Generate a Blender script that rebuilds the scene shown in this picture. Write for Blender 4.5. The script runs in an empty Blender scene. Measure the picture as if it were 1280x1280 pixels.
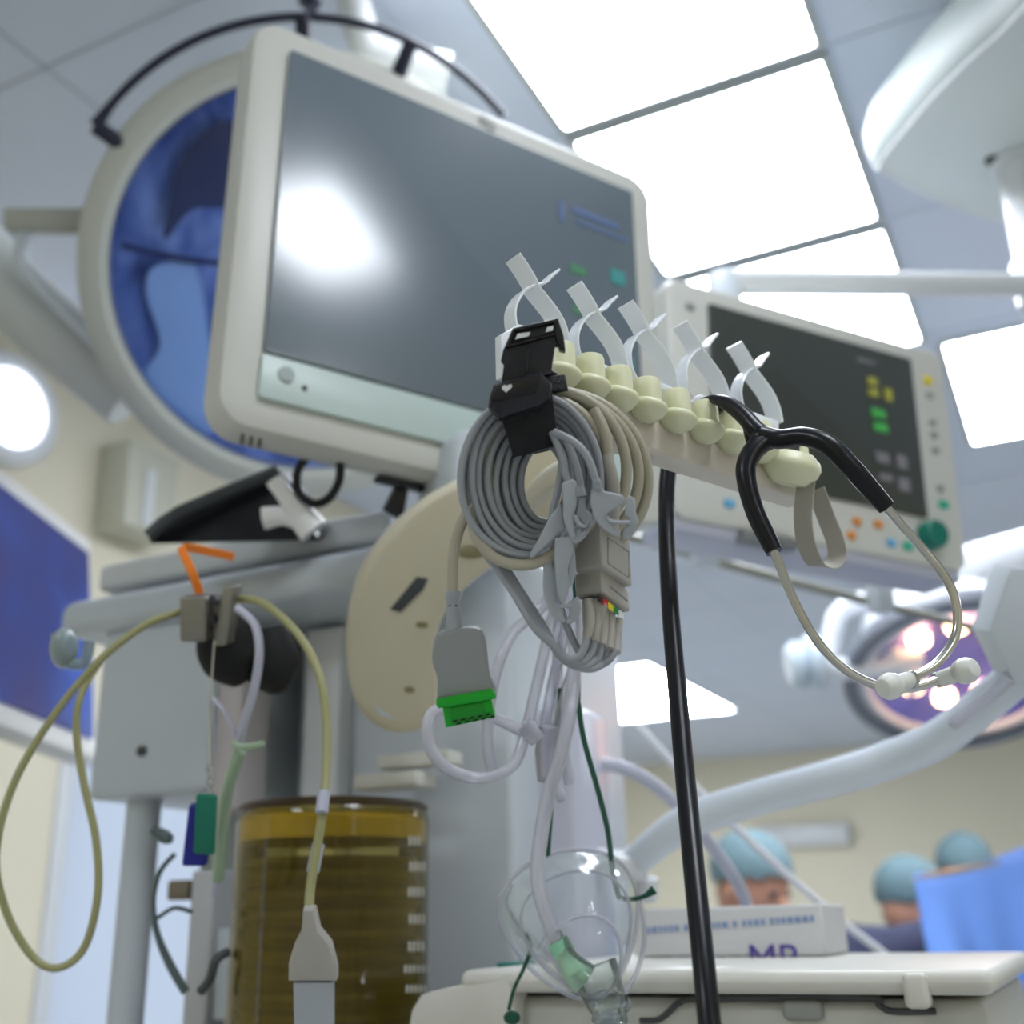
import bpy, bmesh, math, random
from mathutils import Vector, Matrix
random.seed(7)
SC = bpy.context.scene
COL = SC.collection
V = Vector
# ------------------------------------------------------------------ camera
FP = 1422.0
TI = math.atan(515 / FP); RO = math.radians(1.2)
CAM = V((0, 0, 1.45))
Fd = V((0, math.cos(TI), math.sin(TI)))
R0 = V((1, 0, 0)); U0 = V((0, -math.sin(TI), math.cos(TI)))
Rt = math.cos(RO) * R0 - math.sin(RO) * U0
Up = math.sin(RO) * R0 + math.cos(RO) * U0
def ray(px, py): return Fd + Rt * ((px - 640) / FP) + Up * ((640 - py) / FP)
def P(px, py, d): return CAM + ray(px, py) * d
def PY(px, py, y):                      # point on the vertical plane at distance y
    r = ray(px, py); return CAM + r * (y / r.y)
def PZ(px, py, z):
    r = ray(px, py); return CAM + r * ((z - CAM.z) / r.z)
def on_plane(px, py, o, n):
    r = ray(px, py); return CAM + r * ((o - CAM).dot(n) / r.dot(n))
AZ = math.radians(26.2)
BX = V((math.sin(AZ), math.cos(AZ), 0))          # along the room
AX = V((-math.cos(AZ), math.sin(AZ), 0))         # across the room, to the left
ZZ = V((0, 0, 1))
def W(a, b, z): return AX * a + BX * b + ZZ * z
def RX(px, py, b):                               # pixel ray on the plane B = b
    r = ray(px, py); return CAM + r * (b / r.dot(BX))
def RA(px, py, a):
    r = ray(px, py); return CAM + r * (a / r.dot(AX))
cd = bpy.data.cameras.new('camera'); cam = bpy.data.objects.new('camera', cd); COL.objects.link(cam)
cam.matrix_world = Matrix(((Rt.x, Up.x, -Fd.x, CAM.x), (Rt.y, Up.y, -Fd.y, CAM.y), (Rt.z, Up.z, -Fd.z, CAM.z), (0, 0, 0, 1)))
cd.sensor_width = 36; cd.lens = 36 * FP / 1280; cd.clip_start = .02
cd.dof.use_dof = True; cd.dof.focus_distance = .655; cd.dof.aperture_fstop = 5.0
SC.camera = cam
# ------------------------------------------------------------------ materials
def lin(c):
    o = []
    for v in c:
        v /= 255; o.append(v / 12.92 if v <= .04045 else ((v + .055) / 1.055) ** 2.4)
    return (*o, 1)
MATS = {}
def mat(name, c, rough=.5, metal=0., noise=0., nscale=12., bump=0., coat=0., trans=0., spec=.5, sss=0., alpha=1.):
    if name in MATS: return MATS[name]
    m = bpy.data.materials.new(name); m.use_nodes = True; nt = m.node_tree
    b = nt.nodes['Principled BSDF']; b.inputs['Base Color'].default_value = lin(c)
    b.inputs['Roughness'].default_value = rough; b.inputs['Metallic'].default_value = metal
    b.inputs['Coat Weight'].default_value = coat; b.inputs['Transmission Weight'].default_value = trans
    b.inputs['Specular IOR Level'].default_value = spec
    b.inputs['Alpha'].default_value = alpha
    if sss: b.inputs['Subsurface Weight'].default_value = sss; b.inputs['Subsurface Radius'].default_value = (.01, .008, .005)
    tc = nt.nodes.new('ShaderNodeTexCoord'); nz = nt.nodes.new('ShaderNodeTexNoise'); nz.inputs['Scale'].default_value = nscale
    nt.links.new(tc.outputs['Object'], nz.inputs['Vector'])
    if noise:
        mx = nt.nodes.new('ShaderNodeMixRGB'); mx.blend_type = 'MULTIPLY'; mx.inputs[1].default_value = lin(c)
        rp = nt.nodes.new('ShaderNodeMapRange'); rp.inputs['To Min'].default_value = 1 - noise; rp.inputs['To Max'].default_value = 1 + noise
        nt.links.new(nz.outputs['Fac'], rp.inputs['Value']); mx.inputs[0].default_value = 1
        nt.links.new(rp.outputs[0], mx.inputs[2]); nt.links.new(mx.outputs[0], b.inputs['Base Color'])
    if bump:
        bp = nt.nodes.new('ShaderNodeBump'); bp.inputs['Strength'].default_value = bump; bp.inputs['Distance'].default_value = .002
        nt.links.new(nz.outputs['Fac'], bp.inputs['Height']); nt.links.new(bp.outputs[0], b.inputs['Normal'])
    MATS[name] = m; return m
def emis(name, c, s, back=None):
    m = bpy.data.materials.new(name); m.use_nodes = True; nt = m.node_tree
    b = nt.nodes['Principled BSDF']; b.inputs['Base Color'].default_value = lin(back or c)
    b.inputs['Emission Color'].default_value = lin(c); b.inputs['Emission Strength'].default_value = s
    MATS[name] = m; return m
def clear(name, tint, body, fac, rough=.08, facing=.5):
    """thin see-through plastic: tinted transmission, a milky body that thickens at grazing angles, gloss on top"""
    m = bpy.data.materials.new(name); m.use_nodes = True; nt = m.node_tree; nt.nodes.clear()
    out = nt.nodes.new('ShaderNodeOutputMaterial'); tr = nt.nodes.new('ShaderNodeBsdfTransparent'); tr.inputs[0].default_value = lin(tint)
    pr = nt.nodes.new('ShaderNodeBsdfPrincipled'); pr.inputs['Base Color'].default_value = lin(body); pr.inputs['Roughness'].default_value = rough + .1
    gl = nt.nodes.new('ShaderNodeBsdfGlossy'); gl.inputs['Roughness'].default_value = rough
    lw = nt.nodes.new('ShaderNodeLayerWeight'); lw.inputs['Blend'].default_value = facing
    mr = nt.nodes.new('ShaderNodeMapRange'); mr.inputs['To Min'].default_value = fac; mr.inputs['To Max'].default_value = min(1, fac + .55)
    nt.links.new(lw.outputs['Facing'], mr.inputs['Value'])
    mx = nt.nodes.new('ShaderNodeMixShader'); nt.links.new(mr.outputs[0], mx.inputs[0]); nt.links.new(tr.outputs[0], mx.inputs[1]); nt.links.new(pr.outputs[0], mx.inputs[2])
    fr = nt.nodes.new('ShaderNodeFresnel'); fr.inputs[0].default_value = 1.45
    m2 = nt.nodes.new('ShaderNodeMixShader'); nt.links.new(fr.outputs[0], m2.inputs[0]); nt.links.new(mx.outputs[0], m2.inputs[1]); nt.links.new(gl.outputs[0], m2.inputs[2])
    nt.links.new(m2.outputs[0], out.inputs[0]); MATS[name] = m; return m
CEIL = mat('ceiling_paint', (206, 214, 228), .6, noise=.03, nscale=3)
WALL = mat('cream_wall_paint', (226, 219, 196), .55, noise=.03, nscale=2)
FLOOR = mat('floor_vinyl', (196, 200, 204), .3, noise=.05, nscale=6)
WHITE = mat('white_plastic', (214, 217, 219), .35, noise=.02)
CREAM = mat('cream_plastic', (222, 217, 200), .4, noise=.02)
SHELLW = mat('monitor_housing_plastic', (204, 204, 196), .38, noise=.02)
GREYP = mat('pale_grey_enamel', (196, 203, 209), .35, noise=.02)
TAN = mat('beige_arm_plastic', (212, 204, 178), .45, noise=.02)
MIDG = mat('mid_grey_metal', (128, 130, 128), .4, .4)
DARKG = mat('dark_grey_plastic', (66, 70, 72), .45)
BLACK = mat('black_plastic', (14, 14, 18), .35)
BRUB = mat('black_rubber_tube', (5, 6, 14), .36, coat=.08, spec=.35)
STRAPB = mat('black_webbing', (7, 8, 14), .75, bump=.6, nscale=400)
STEEL = mat('brushed_steel', (200, 198, 190), .22, 1.)
CUP = mat('pale_yellow_plastic', (232, 232, 196), .35, sss=.15)
CLIPM = mat('milky_clip_plastic', (240, 244, 248), .25, sss=.15, coat=.3)
LEAD = mat('grey_lead_wire', (158, 162, 168), .42)
TRUNK = mat('beige_trunk_cable', (176, 170, 150), .42)
GRAB = mat('grey_grabber_plastic', (170, 176, 182), .38)
YOKE = mat('warm_grey_plastic', (172, 168, 160), .42)
PLUGG = mat('plug_grey_plastic', (146, 150, 150), .45)
GREEN = mat('green_plug_plastic', (0, 168, 32), .3)
OLIVE = mat('olive_sample_line', (158, 156, 108), .35)
TEALK = mat('teal_knob_plastic', (0, 110, 92), .35)
SKIN = mat('skin', (196, 146, 122), .55, sss=.1)
CAPM = mat('surgical_cap_cloth', (108, 134, 142), .85, bump=.5, nscale=60)
SCRUB = mat('dark_blue_scrub_cloth', (66, 70, 96), .85, bump=.4, nscale=60)
DRAPE = mat('blue_drape_cloth', (112, 156, 236), .8, bump=.3, nscale=40)
EARTIP = mat('milky_eartip_rubber', (228, 230, 222), .35, sss=.3)
GSTRAP = mat('green_elastic', (8, 78, 56), .6)
TUBEC = clear('clear_tubing', (250, 250, 255), (236, 236, 246), .30, .06)
MASKC = clear('clear_mask_vinyl', (250, 253, 253), (225, 236, 236), .04, .04, .35)
HAZY = clear('hazy_plastic', (245, 245, 240), (236, 238, 232), .55, .15)
AMBER = clear('amber_canister', (240, 230, 176), (170, 150, 60), .05, .03, .3)
GRNCLR = clear('green_valve_plastic', (215, 250, 225), (205, 240, 216), .35, .1)
# ------------------------------------------------------------------ builders
def finish(bm, ang=38):
    bmesh.ops.remove_doubles(bm, verts=bm.verts, dist=1e-6)
    bmesh.ops.recalc_face_normals(bm, faces=bm.faces)
    for f in bm.faces: f.smooth = True
    a = math.radians(ang)
    for e in bm.edges:
        if len(e.link_faces) == 2:
            try: e.smooth = e.calc_face_angle() < a
            except Exception: pass
def obj(name, bm, m, parent=None, label=None, cat=None, group=None, kind=None, ang=38, loc=None):
    finish(bm, ang)
    me = bpy.data.meshes.new(name)
    o = bpy.data.objects.new(name, me); COL.objects.link(o)
    if parent is None:
        if loc is None:
            xs = [v.co for v in bm.verts]; n = len(xs)
            loc = V((sum(v.x for v in xs) / n, sum(v.y for v in xs) / n, min(v.z for v in xs)))
        off = V(loc); o.location = off
    else:
        root = parent
        while root.parent: root = root.parent
        off = V(root.location); o.parent = parent
    o['_'] = 0; del o['_']
    for v in bm.verts: v.co -= off
    bm.to_mesh(me); bm.free(); me.materials.append(m)
    if label: o['label'] = label
    if cat: o['category'] = cat
    if group: o['group'] = group
    if kind: o['kind'] = kind
    return o
def thing(name, label, cat, loc, group=None):
    o = bpy.data.objects.new(name, None); COL.objects.link(o); o.location = V(loc)
    o['label'] = label; o['category'] = cat; o.empty_display_size = .02
    if group: o['group'] = group
    return o
def nb(): return bmesh.new()
def box(bm, c, X, Y, Z, w, t, h, r=0, seg=3):
    """w along X, t along Y, h along Z, centred"""
    b2 = bmesh.new(); bmesh.ops.create_cube(b2, size=1)
    M = Matrix(((X.x, Y.x, Z.x, c.x), (X.y, Y.y, Z.y, c.y), (X.z, Y.z, Z.z, c.z), (0, 0, 0, 1)))
    for v in b2.verts: v.co = V((v.co.x * w, v.co.y * t, v.co.z * h))
    if r: bmesh.ops.bevel(b2, geom=b2.edges[:], offset=min(r, .49 * min(w, t, h)), segments=seg, profile=.5, affect='EDGES')
    bmesh.ops.transform(b2, matrix=M, verts=b2.verts)
    me = bpy.data.meshes.new('t'); b2.to_mesh(me); b2.free(); bm.from_mesh(me); bpy.data.meshes.remove(me); return bm
def rplate(bm, c, X, Y, Z, w, t, h, rad, r2=0, seg=6):
    """plate in the X-Z plane with rounded corners (rad), thickness t along Y, edge bevel r2"""
    pts = []
    for k, (sx, sz) in enumerate(((1, 1), (-1, 1), (-1, -1), (1, -1))):
        for i in range(seg + 1):
            a = math.pi / 2 * (k + i / seg)
            pts.append(((w / 2 - rad) * sx + rad * math.cos(a), (h / 2 - rad) * sz + rad * math.sin(a)))
    return prism(bm, [c + X * x + Z * z for x, z in pts], Y, t, r2, centered=True)
def prism(bm, pts, n, t, bev=0, centered=False, seg=2):
    b2 = bmesh.new(); n = n.normalized()
    off = -n * (t / 2) if centered else V((0, 0, 0))
    a = [b2.verts.new(p + off) for p in pts]; b = [b2.verts.new(p + off + n * t) for p in pts]
    k = len(pts)
    b2.faces.new(a); b2.faces.new(b[::-1])
    for i in range(k): b2.faces.new((a[i], b[i], b[(i + 1) % k], a[(i + 1) % k]))
    bmesh.ops.recalc_face_normals(b2, faces=b2.faces)
    if bev:
        es = [e for e in b2.edges if (e.verts[0].co - e.verts[1].co).normalized().cross(n).length > .5]
        bmesh.ops.bevel(b2, geom=es, offset=bev, segments=seg, profile=.5, affect='EDGES', clamp_overlap=True)
    me = bpy.data.meshes.new('t'); b2.to_mesh(me); b2.free(); bm.from_mesh(me); bpy.data.meshes.remove(me); return bm
def smooth_path(pts, n=8, closed=False):
    out = []; k = len(pts)
    rng = range(k) if closed else range(k - 1)
    for i in rng:
        g = (lambda j: pts[j % k]) if closed else (lambda j: pts[max(0, min(k - 1, j))])
        p0, p1, p2, p3 = g(i - 1), g(i), g(i + 1), g(i + 2)
        for s in range(n):
            t = s / n
            out.append(tuple(.5 * ((2 * b) + (-a + c) * t + (2 * a - 5 * b + 4 * c - d) * t * t + (-a + 3 * b - 3 * c + d) * t ** 3) for a, b, c, d in zip(p0, p1, p2, p3)))
    if not closed: out.append(tuple(pts[-1]))
    return out
def sweep(bm, pts, rad, seg=10, closed=False, n=8, flat=None, up=None):
    """tube along pts (Vectors, or (x,y,z,r)); flat=(w,t): flat band whose width follows `up`"""
    q = []
    for i, p in enumerate(pts):
        r = rad[i] if isinstance(rad, (list, tuple)) else rad
        q.append((p[0], p[1], p[2], r))
    q = smooth_path(q, n, closed) if n > 1 else q
    P3 = [V(p[:3]) for p in q]; RR = [p[3] for p in q]; k = len(P3); rings = []; ref = None
    for i in range(k):
        a = P3[(i - 1) % k] if closed or i else P3[i]; b = P3[(i + 1) % k] if closed or i < k - 1 else P3[i]
        t = (b - a).normalized()
        if t.length == 0: t = V((0, 0, 1))
        if ref is None: ref = up if up is not None else (ZZ if abs(t.z) < .9 else V((1, 0, 0)))
        if up is not None: ref = up
        x = (ref - t * ref.dot(t)).normalized(); y = t.cross(x)
        if up is None: ref = x
        if flat:
            w, th = flat[0] / 2, flat[1] / 2; c = th * .6
            prof = [(w, th - c), (w - c, th), (-w + c, th), (-w, th - c), (-w, -th + c), (-w + c, -th), (w - c, -th), (w, -th + c)]
            rings.append([bm.verts.new(P3[i] + (x * u + y * v) * RR[i]) for u, v in prof])
        else:
            rings.append([bm.verts.new(P3[i] + (x * math.cos(2 * math.pi * j / seg) + y * math.sin(2 * math.pi * j / seg)) * RR[i]) for j in range(seg)])
    m = len(rings[0])
    for i in range(k if closed else k - 1):
        A_, B_ = rings[i], rings[(i + 1) % k]
        for j in range(m): bm.faces.new((A_[j], A_[(j + 1) % m], B_[(j + 1) % m], B_[j]))
    if not closed:
        bm.faces.new(rings[0][::-1]); bm.faces.new(rings[-1])
    return bm
def px(pts, d=None):
    return [P(p[0], p[1], p[2] if len(p) > 2 else d) for p in pts]
def lathe(bm, c, ax, prof, seg=48, a0=0, a1=2 * math.pi):
    """prof: (radius, height along ax)"""
    ax = ax.normalized(); x = (V((0, 0, 1)) if abs(ax.z) < .9 else V((1, 0, 0))); x = (x - ax * x.dot(ax)).normalized(); y = ax.cross(x)
    full = abs(a1 - a0 - 2 * math.pi) < 1e-6; k = seg if full else seg + 1; rings = []
    for r, h in prof:
        if r < 1e-7: rings.append([bm.verts.new(c + ax * h)]); continue
        rings.append([bm.verts.new(c + ax * h + (x * math.cos(a0 + (a1 - a0) * j / seg) + y * math.sin(a0 + (a1 - a0) * j / seg)) * r) for j in range(k)])
    for i in range(len(rings) - 1):
        A_, B_ = rings[i], rings[i + 1]
        for j in range(seg):
            j2 = (j + 1) % seg if full else j + 1
            if len(A_) == 1 and len(B_) == 1: continue
            if len(A_) == 1: bm.faces.new((A_[0], B_[j], B_[j2]))
            elif len(B_) == 1: bm.faces.new((A_[j], A_[j2], B_[0]))
            else: bm.faces.new((A_[j], A_[j2], B_[j2], B_[j]))
    return bm
def blob(bm, c, X, Y, Z, rx, ry, rz, u=20, v=12):
    b2 = bmesh.new(); bmesh.ops.create_uvsphere(b2, u_segments=u, v_segments=v, radius=1)
    for q in b2.verts: q.co = c + X * (q.co.x * rx) + Y * (q.co.y * ry) + Z * (q.co.z * rz)
    me = bpy.data.meshes.new('t'); b2.to_mesh(me); b2.free(); bm.from_mesh(me); bpy.data.meshes.remove(me); return bm
def frame(yaw, pitch=0, roll=0):
    M = Matrix.Rotation(math.radians(yaw), 3, 'Z') @ Matrix.Rotation(math.radians(pitch), 3, 'X') @ Matrix.Rotation(math.radians(roll), 3, 'Y')
    return M @ V((1, 0, 0)), M @ V((0, 1, 0)), M @ V((0, 0, 1))
def text(name, body, c, X, Z, size, m, parent, depth=.0004, alignx='CENTER'):
    cu = bpy.data.curves.new(name, 'FONT'); cu.body = body; cu.size = size; cu.extrude = depth; cu.align_x = alignx; cu.align_y = 'CENTER'
    to = bpy.data.objects.new('t', cu); COL.objects.link(to)
    bpy.context.view_layer.update()
    dg = bpy.context.evaluated_depsgraph_get(); me = bpy.data.meshes.new_from_object(to.evaluated_get(dg))
    bpy.data.objects.remove(to)
    Y = X.cross(Z) * -1
    bm = bmesh.new(); bm.from_mesh(me); bpy.data.meshes.remove(me)
    for v in bm.verts: v.co = c + X * v.co.x + Z * v.co.y + (X.cross(Z)) * v.co.z
    return obj(name, bm, m, parent)
def struct(name, bm, m):
    o = obj(name, bm, m, loc=(0, 0, 0)); o['kind'] = 'structure'; return o
def wbox(bm, a0, a1, b0, b1, z0, z1, r=0):
    return box(bm, W((a0 + a1) / 2, (b0 + b1) / 2, (z0 + z1) / 2), AX, BX, ZZ, abs(a1 - a0), abs(b1 - b0), abs(z1 - z0), r)
def dup(root, delta, label=None):
    r = root.copy(); COL.objects.link(r); r.location = root.location + delta
    if label: r['label'] = label
    for ch in list(root.children):
        c = ch.copy(); COL.objects.link(c); c.parent = r
        for g in ch.children:
            d = g.copy(); COL.objects.link(d); d.parent = c
    return r
# ------------------------------------------------------------------ room
H = 3.0
struct('floor', wbox(nb(), -3.2, 6.2, -2.6, 11.7, -.1, 0), FLOOR)
struct('ceiling', wbox(nb(), -3.2, 6.2, -2.6, 11.7, H, H + .1), CEIL)
WB0, WB1, WZ0, WZ1 = 2.17, 3.2, .95, 1.93
VB0, VB1, VZ1 = -1.15, -.5, 2.15
bm = nb()
wbox(bm, 2.4, 2.55, -2.6, VB0, 0, H); wbox(bm, 2.4, 2.55, VB1, WB0, 0, H); wbox(bm, 2.4, 2.55, VB0, VB1, 0, WZ0); wbox(bm, 2.4, 2.55, VB0, VB1, VZ1, H); wbox(bm, 2.4, 2.55, WB1, 4.15, 0, H)
wbox(bm, 2.4, 2.55, WB0, WB1, 0, WZ0); wbox(bm, 2.4, 2.55, WB0, WB1, WZ1, H)
wbox(bm, 2.55, 6.2, 4.0, 4.15, 0, H)
struct('wall_left', bm, WALL)
struct('wall_far_left', wbox(nb(), 6.05, 6.2, 4.15, 11.5, 0, H), WALL)
struct('wall_back', wbox(nb(), -3.2, 6.2, 11.5, 11.65, 0, H), WALL)
struct('wall_right', wbox(nb(), -3.2, -3.05, -2.6, 11.5, 0, H), WALL)
struct('wall_front', wbox(nb(), -3.05, 2.4, -2.6, -2.45, 0, H), WALL)
# window
bm = nb()
wbox(bm, 2.39, 2.5, WB0, WB0 + .05, WZ0, WZ1, .006); wbox(bm, 2.39, 2.5, WB1 - .05, WB1, WZ0, WZ1, .006)
wbox(bm, 2.39, 2.5, WB0 + .05, WB1 - .05, WZ0, WZ0 + .05, .006); wbox(bm, 2.39, 2.5, WB0 + .05, WB1 - .05, WZ1 - .05, WZ1, .006)
w1 = struct('window_1', bm, WHITE)
pane = nb(); wbox(pane, 2.44, 2.446, WB0 + .05, WB1 - .05, WZ0 + .05, WZ1 - .05)
bm = nb()  # unseen window, added for a canister highlight and bluish side light
wbox(bm, 2.39, 2.5, VB0, VB0 + .05, WZ0, VZ1, .006); wbox(bm, 2.39, 2.5, VB1 - .05, VB1, WZ0, VZ1, .006)
wbox(bm, 2.39, 2.5, VB0 + .05, VB1 - .05, WZ0, WZ0 + .05, .006); wbox(bm, 2.39, 2.5, VB0 + .05, VB1 - .05, VZ1 - .05, VZ1, .006)
w2 = struct('added_window', bm, WHITE)
pane2 = nb(); wbox(pane2, 2.44, 2.446, VB0 + .05, VB1 - .05, WZ0 + .05, VZ1 - .05)
def frosted():
    m = bpy.data.materials.new('frosted_glass'); m.use_nodes = True; nt = m.node_tree; nt.nodes.clear(); out = nt.nodes.new('ShaderNodeOutputMaterial')
    tl = nt.nodes.new('ShaderNodeBsdfTranslucent'); tl.inputs[0].default_value = (.95, .96, 1, 1); gl = nt.nodes.new('ShaderNodeBsdfGlossy'); gl.inputs['Roughness'].default_value = .2
    nz = nt.nodes.new('ShaderNodeTexNoise'); nz.inputs['Scale'].default_value = 300; bp = nt.nodes.new('ShaderNodeBump'); bp.inputs['Strength'].default_value = .1; nt.links.new(nz.outputs['Fac'], bp.inputs['Height']); nt.links.new(bp.outputs[0], gl.inputs['Normal'])
    mx = nt.nodes.new('ShaderNodeMixShader'); mx.inputs[0].default_value = .05; nt.links.new(tl.outputs[0], mx.inputs[1]); nt.links.new(gl.outputs[0], mx.inputs[2]); nt.links.new(mx.outputs[0], out.inputs[0]); return m
obj('window_pane', pane2, clear('added_window_glass', (240, 247, 255), (220, 232, 250), .06, .02), w2)  # pane of the added unseen window
obj('window_pane', pane, frosted(), w1)
# ceiling tile joints
JM = mat('ceiling_joint', (196, 204, 216), .7)
bm = nb()
for b in [x * .64 + 1.18 for x in range(-3, 15)]: wbox(bm, -3, 2.38, b - .003, b + .003, H - .003, H + .001)
for a in [.9, 1.55, 2.2, -.55, -1.2, -1.85]: wbox(bm, a - .003, a + .003, -2.4, 11.4, H - .003, H + .001)
struct('trim_1', bm, JM)
# ceiling panels
LIGHT = emis('light_panel_diffuser', (240, 246, 255), 7.4)
def panel(a0, a1, b0, b1, label):
    c = W((a0 + a1) / 2, (b0 + b1) / 2, H - .012)
    t = thing('ceiling_light', label, 'ceiling light', c, 'recessed ceiling light panels')
    bm = nb(); pr = .006
    wbox(bm, a0 - .012, a0 + .003, b0 - .012, b1 + .012, H - .012, H); wbox(bm, a1 - .003, a1 + .012, b0 - .012, b1 + .012, H - .012, H)
    wbox(bm, a0 + .003, a1 - .003, b0 - .012, b0 + .003, H - .012, H); wbox(bm, a0 + .003, a1 - .003, b1 - .003, b1 + .012, H - .012, H)
    obj('frame', bm, mat('panel_frame', (170, 175, 172), .4), t)
    bm = nb(); rplate(bm, W((a0 + a1) / 2, (b0 + b1) / 2, H - .007), AX, ZZ, BX, a1 - a0, .008, b1 - b0, .022)
    obj('diffuser', bm, LIGHT, t)
panel(.226, .746, 1.2, 1.800, 'large glowing ceiling panel cut by the top edge of the photo')
panel(.226, .746, 1.842, 2.432, 'largest whole glowing ceiling panel above the two monitors')
panel(.222, .742, 2.488, 3.115, 'glowing ceiling panel crossed by the white horizontal arm')
panel(-.45, .17, 3.17, 3.99, 'glowing ceiling panel at the right edge of the photo')
panel(2.40, 3.75, 6.79, 8.75, 'distant glowing ceiling panel behind the black tube')
panel(-.76, -.16, .20, .66, 'ceiling panel behind the viewer mirrored in the large monitor')
panel(.9, 1.42, -1.6, -1.0, 'unseen ceiling panel added for brightness behind the viewer towards the left wall')  # unseen panel, added to brighten the room
panel(-2.9, -2.38, -1.4, -.8, 'unseen ceiling panel added for brightness behind the viewer towards the right wall')  # also unseen, added as fill light
panel(-2.0, -1.4, 5.2, 5.8, 'ceiling panel far off beyond the right surgical lamp')
# ------------------------------------------------------------------ large monitor
X, Y, Z = frame(32.7, -.6, 1.5); C0 = V((-.035, 1.081, 2.137))
def L(x, z, y=0): return C0 + X * x + Z * z + Y * y
def screen_mat(name, c, rough, stripes):
    m = mat(name, c, rough, spec=.6); return m
t = thing('patient_monitor', 'large cream framed patient monitor with ceiling light mirrored in grey screen', 'monitor', L(0, -.26, .03))
bm = nb(); rplate(bm, L(0, -.021, .032), X, Y, Z, .535, .052, .48, .035, .014)
for f in (): pass
obj('housing', bm, SHELLW, t)
bm = nb(); rplate(bm, L(0, -.021, .075), X, Y, Z, .46, .06, .40, .04, .015); obj('rear_shell', bm, GREYP, t)
bm = nb(); rplate(bm, L(0, 0, .0025), X, Y, Z, .456, .006, .362, .004, .001)
SCR = mat('matte_lcd_glass', (94, 106, 114), .24, spec=1.0, coat=.6); SCR.node_tree.nodes['Principled BSDF'].inputs['Coat Roughness'].default_value = .2
o = obj('screen', bm, SCR, t)
SM = [emis('screen_' + n, c, s) for n, c, s in (('blue', (90, 110, 150), .07), ('teal', (60, 130, 130), .12), ('green', (70, 130, 90), .08))]
def onscr(bm, x, z, w, h, y=-.0012): box(bm, L(x, z, y), X, Y, Z, w, .0008, h)
for m_, x_, z_, w_, h_ in ((0, .168, .118, .07, .008), (0, .178, .103, .08, .004), (0, .118, .11, .006, .03), (1, .198, .045, .022, .02), (1, .205, -.07, .02, .02), (1, .19, -.10, .02, .012), (2, .14, .035, .022, .01), (2, .142, -.02, .022, .008)):
    bm = nb(); onscr(bm, x_, z_, w_, h_); obj('screen_readout', bm, SM[m_], o)
bm = nb(); rplate(bm, L(0, -.206, .0035), X, Y, Z, .46, .007, .046, .004, .001)
cs = obj('control_strip', bm, mat('teal_grey_panel', (186, 202, 196), .35), t)
bm = nb(); lathe(bm, L(-.205, -.2, -.001), -Y, [(0, .001), (.008, .001), (.0085, -.001)], 24); obj('button', bm, mat('strip_button', (160, 172, 168), .4), cs)
bm = nb(); lathe(bm, L(-.186, -.209, -.001), -Y, [(0, .001), (.0025, .001), (.0028, -.001)], 16); obj('indicator', bm, DARKG, cs)
bm = nb(); lathe(bm, L(.012, .198, .0045), -Y, [(0, .001), (.0065, .001), (.007, .0)], 24)
lathe(bm, L(.022, .193, .0045), -Y, [(.004, .0015), (.0065, .0015), (.0065, 0), (.004, 0)], 24); obj('brand_mark', bm, mat('badge_grey', (170, 172, 170), .3), t)
for k in range(3):
    bm = nb(); box(bm, L(-.232 + k * .0085, -.2615, .030), X, (Y + X * .3).normalized(), Z, .0032, .02, .003, .001); obj('speaker_slot', bm, mat('slot_brown', (90, 84, 72), .6), t)
# hanging black cable loop and hook under the monitor
bm = nb(); sweep(bm, px([(425, 572, 1.12), (424, 600, 1.12), (412, 622, 1.12), (392, 630, 1.12), (374, 615, 1.12), (372, 590, 1.12), (384, 572, 1.12), (396, 566, 1.13)]), .0045)
obj('cable', bm, BRUB, t, label='black cable looped under the monitor')
bm = nb(); box(bm, P(508, 607, 1.16), X, Y, Z, .07, .012, .006, .002); prism(bm, px([(498, 604), (512, 608), (506, 646), (495, 640), (484, 632)], 1.165), Y, .014, .002)
obj('bracket', bm, BLACK, t)
# ------------------------------------------------------------------ small monitor
X2, Y2, Z2 = frame(25.1, .8, 2.3); C2 = V((.437, 1.46, 2.119))
def L2(x, z, y=0): return C2 + X2 * x + Z2 * z + Y2 * y
t = thing('patient_monitor', 'smaller monitor with dark screen, side keys and green dial', 'monitor', L2(0, -.22, .05))
bm = nb(); rplate(bm, L2(.004, -.02, .045), X2, Y2, Z2, .50, .08, .355, .022, .010); hs = obj('housing', bm, SHELLW, t)
bm = nb(); rplate(bm, L2(0, 0, .003), X2, Y2, Z2, .362, .006, .254, .003, .001)
S2 = mat('dark_lcd_glass', (56, 60, 54), .3, spec=.6); o = obj('screen', bm, S2, t)
def mk(nm, c, s, items, par, zz=-.0012):
    m_ = emis('glow_' + nm + str(c[0]), c, s)
    for (x, z, w, h) in items: bm = nb(); box(bm, L2(x, z, zz), X2, Y2, Z2, w, .0012, h); obj(nm, bm, m_, par)
mk('screen_readout', (60, 150, 70), .09, [(.105, .02, .026, .014), (.107, -.002, .026, .014)], o)
mk('screen_readout', (150, 150, 60), .06, [(.1, .07, .018, .012), (.1, .052, .018, .012), (.128, .055, .014, .02)], o)
mk('screen_readout', (110, 108, 112), .08, [(.105, -.05, .024, .016), (.14, -.05, .018, .022), (.108, -.08, .024, .01), (.14, -.085, .02, .02), (.09, .1, .03, .006)], o)
def key(x, z, w, h, m, nm='button'):
    bm = nb(); rplate(bm, L2(x, z, .004), X2, Y2, Z2, w, .006, h, min(w, h) * .3, .001); obj(nm, bm, m, t)
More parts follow.
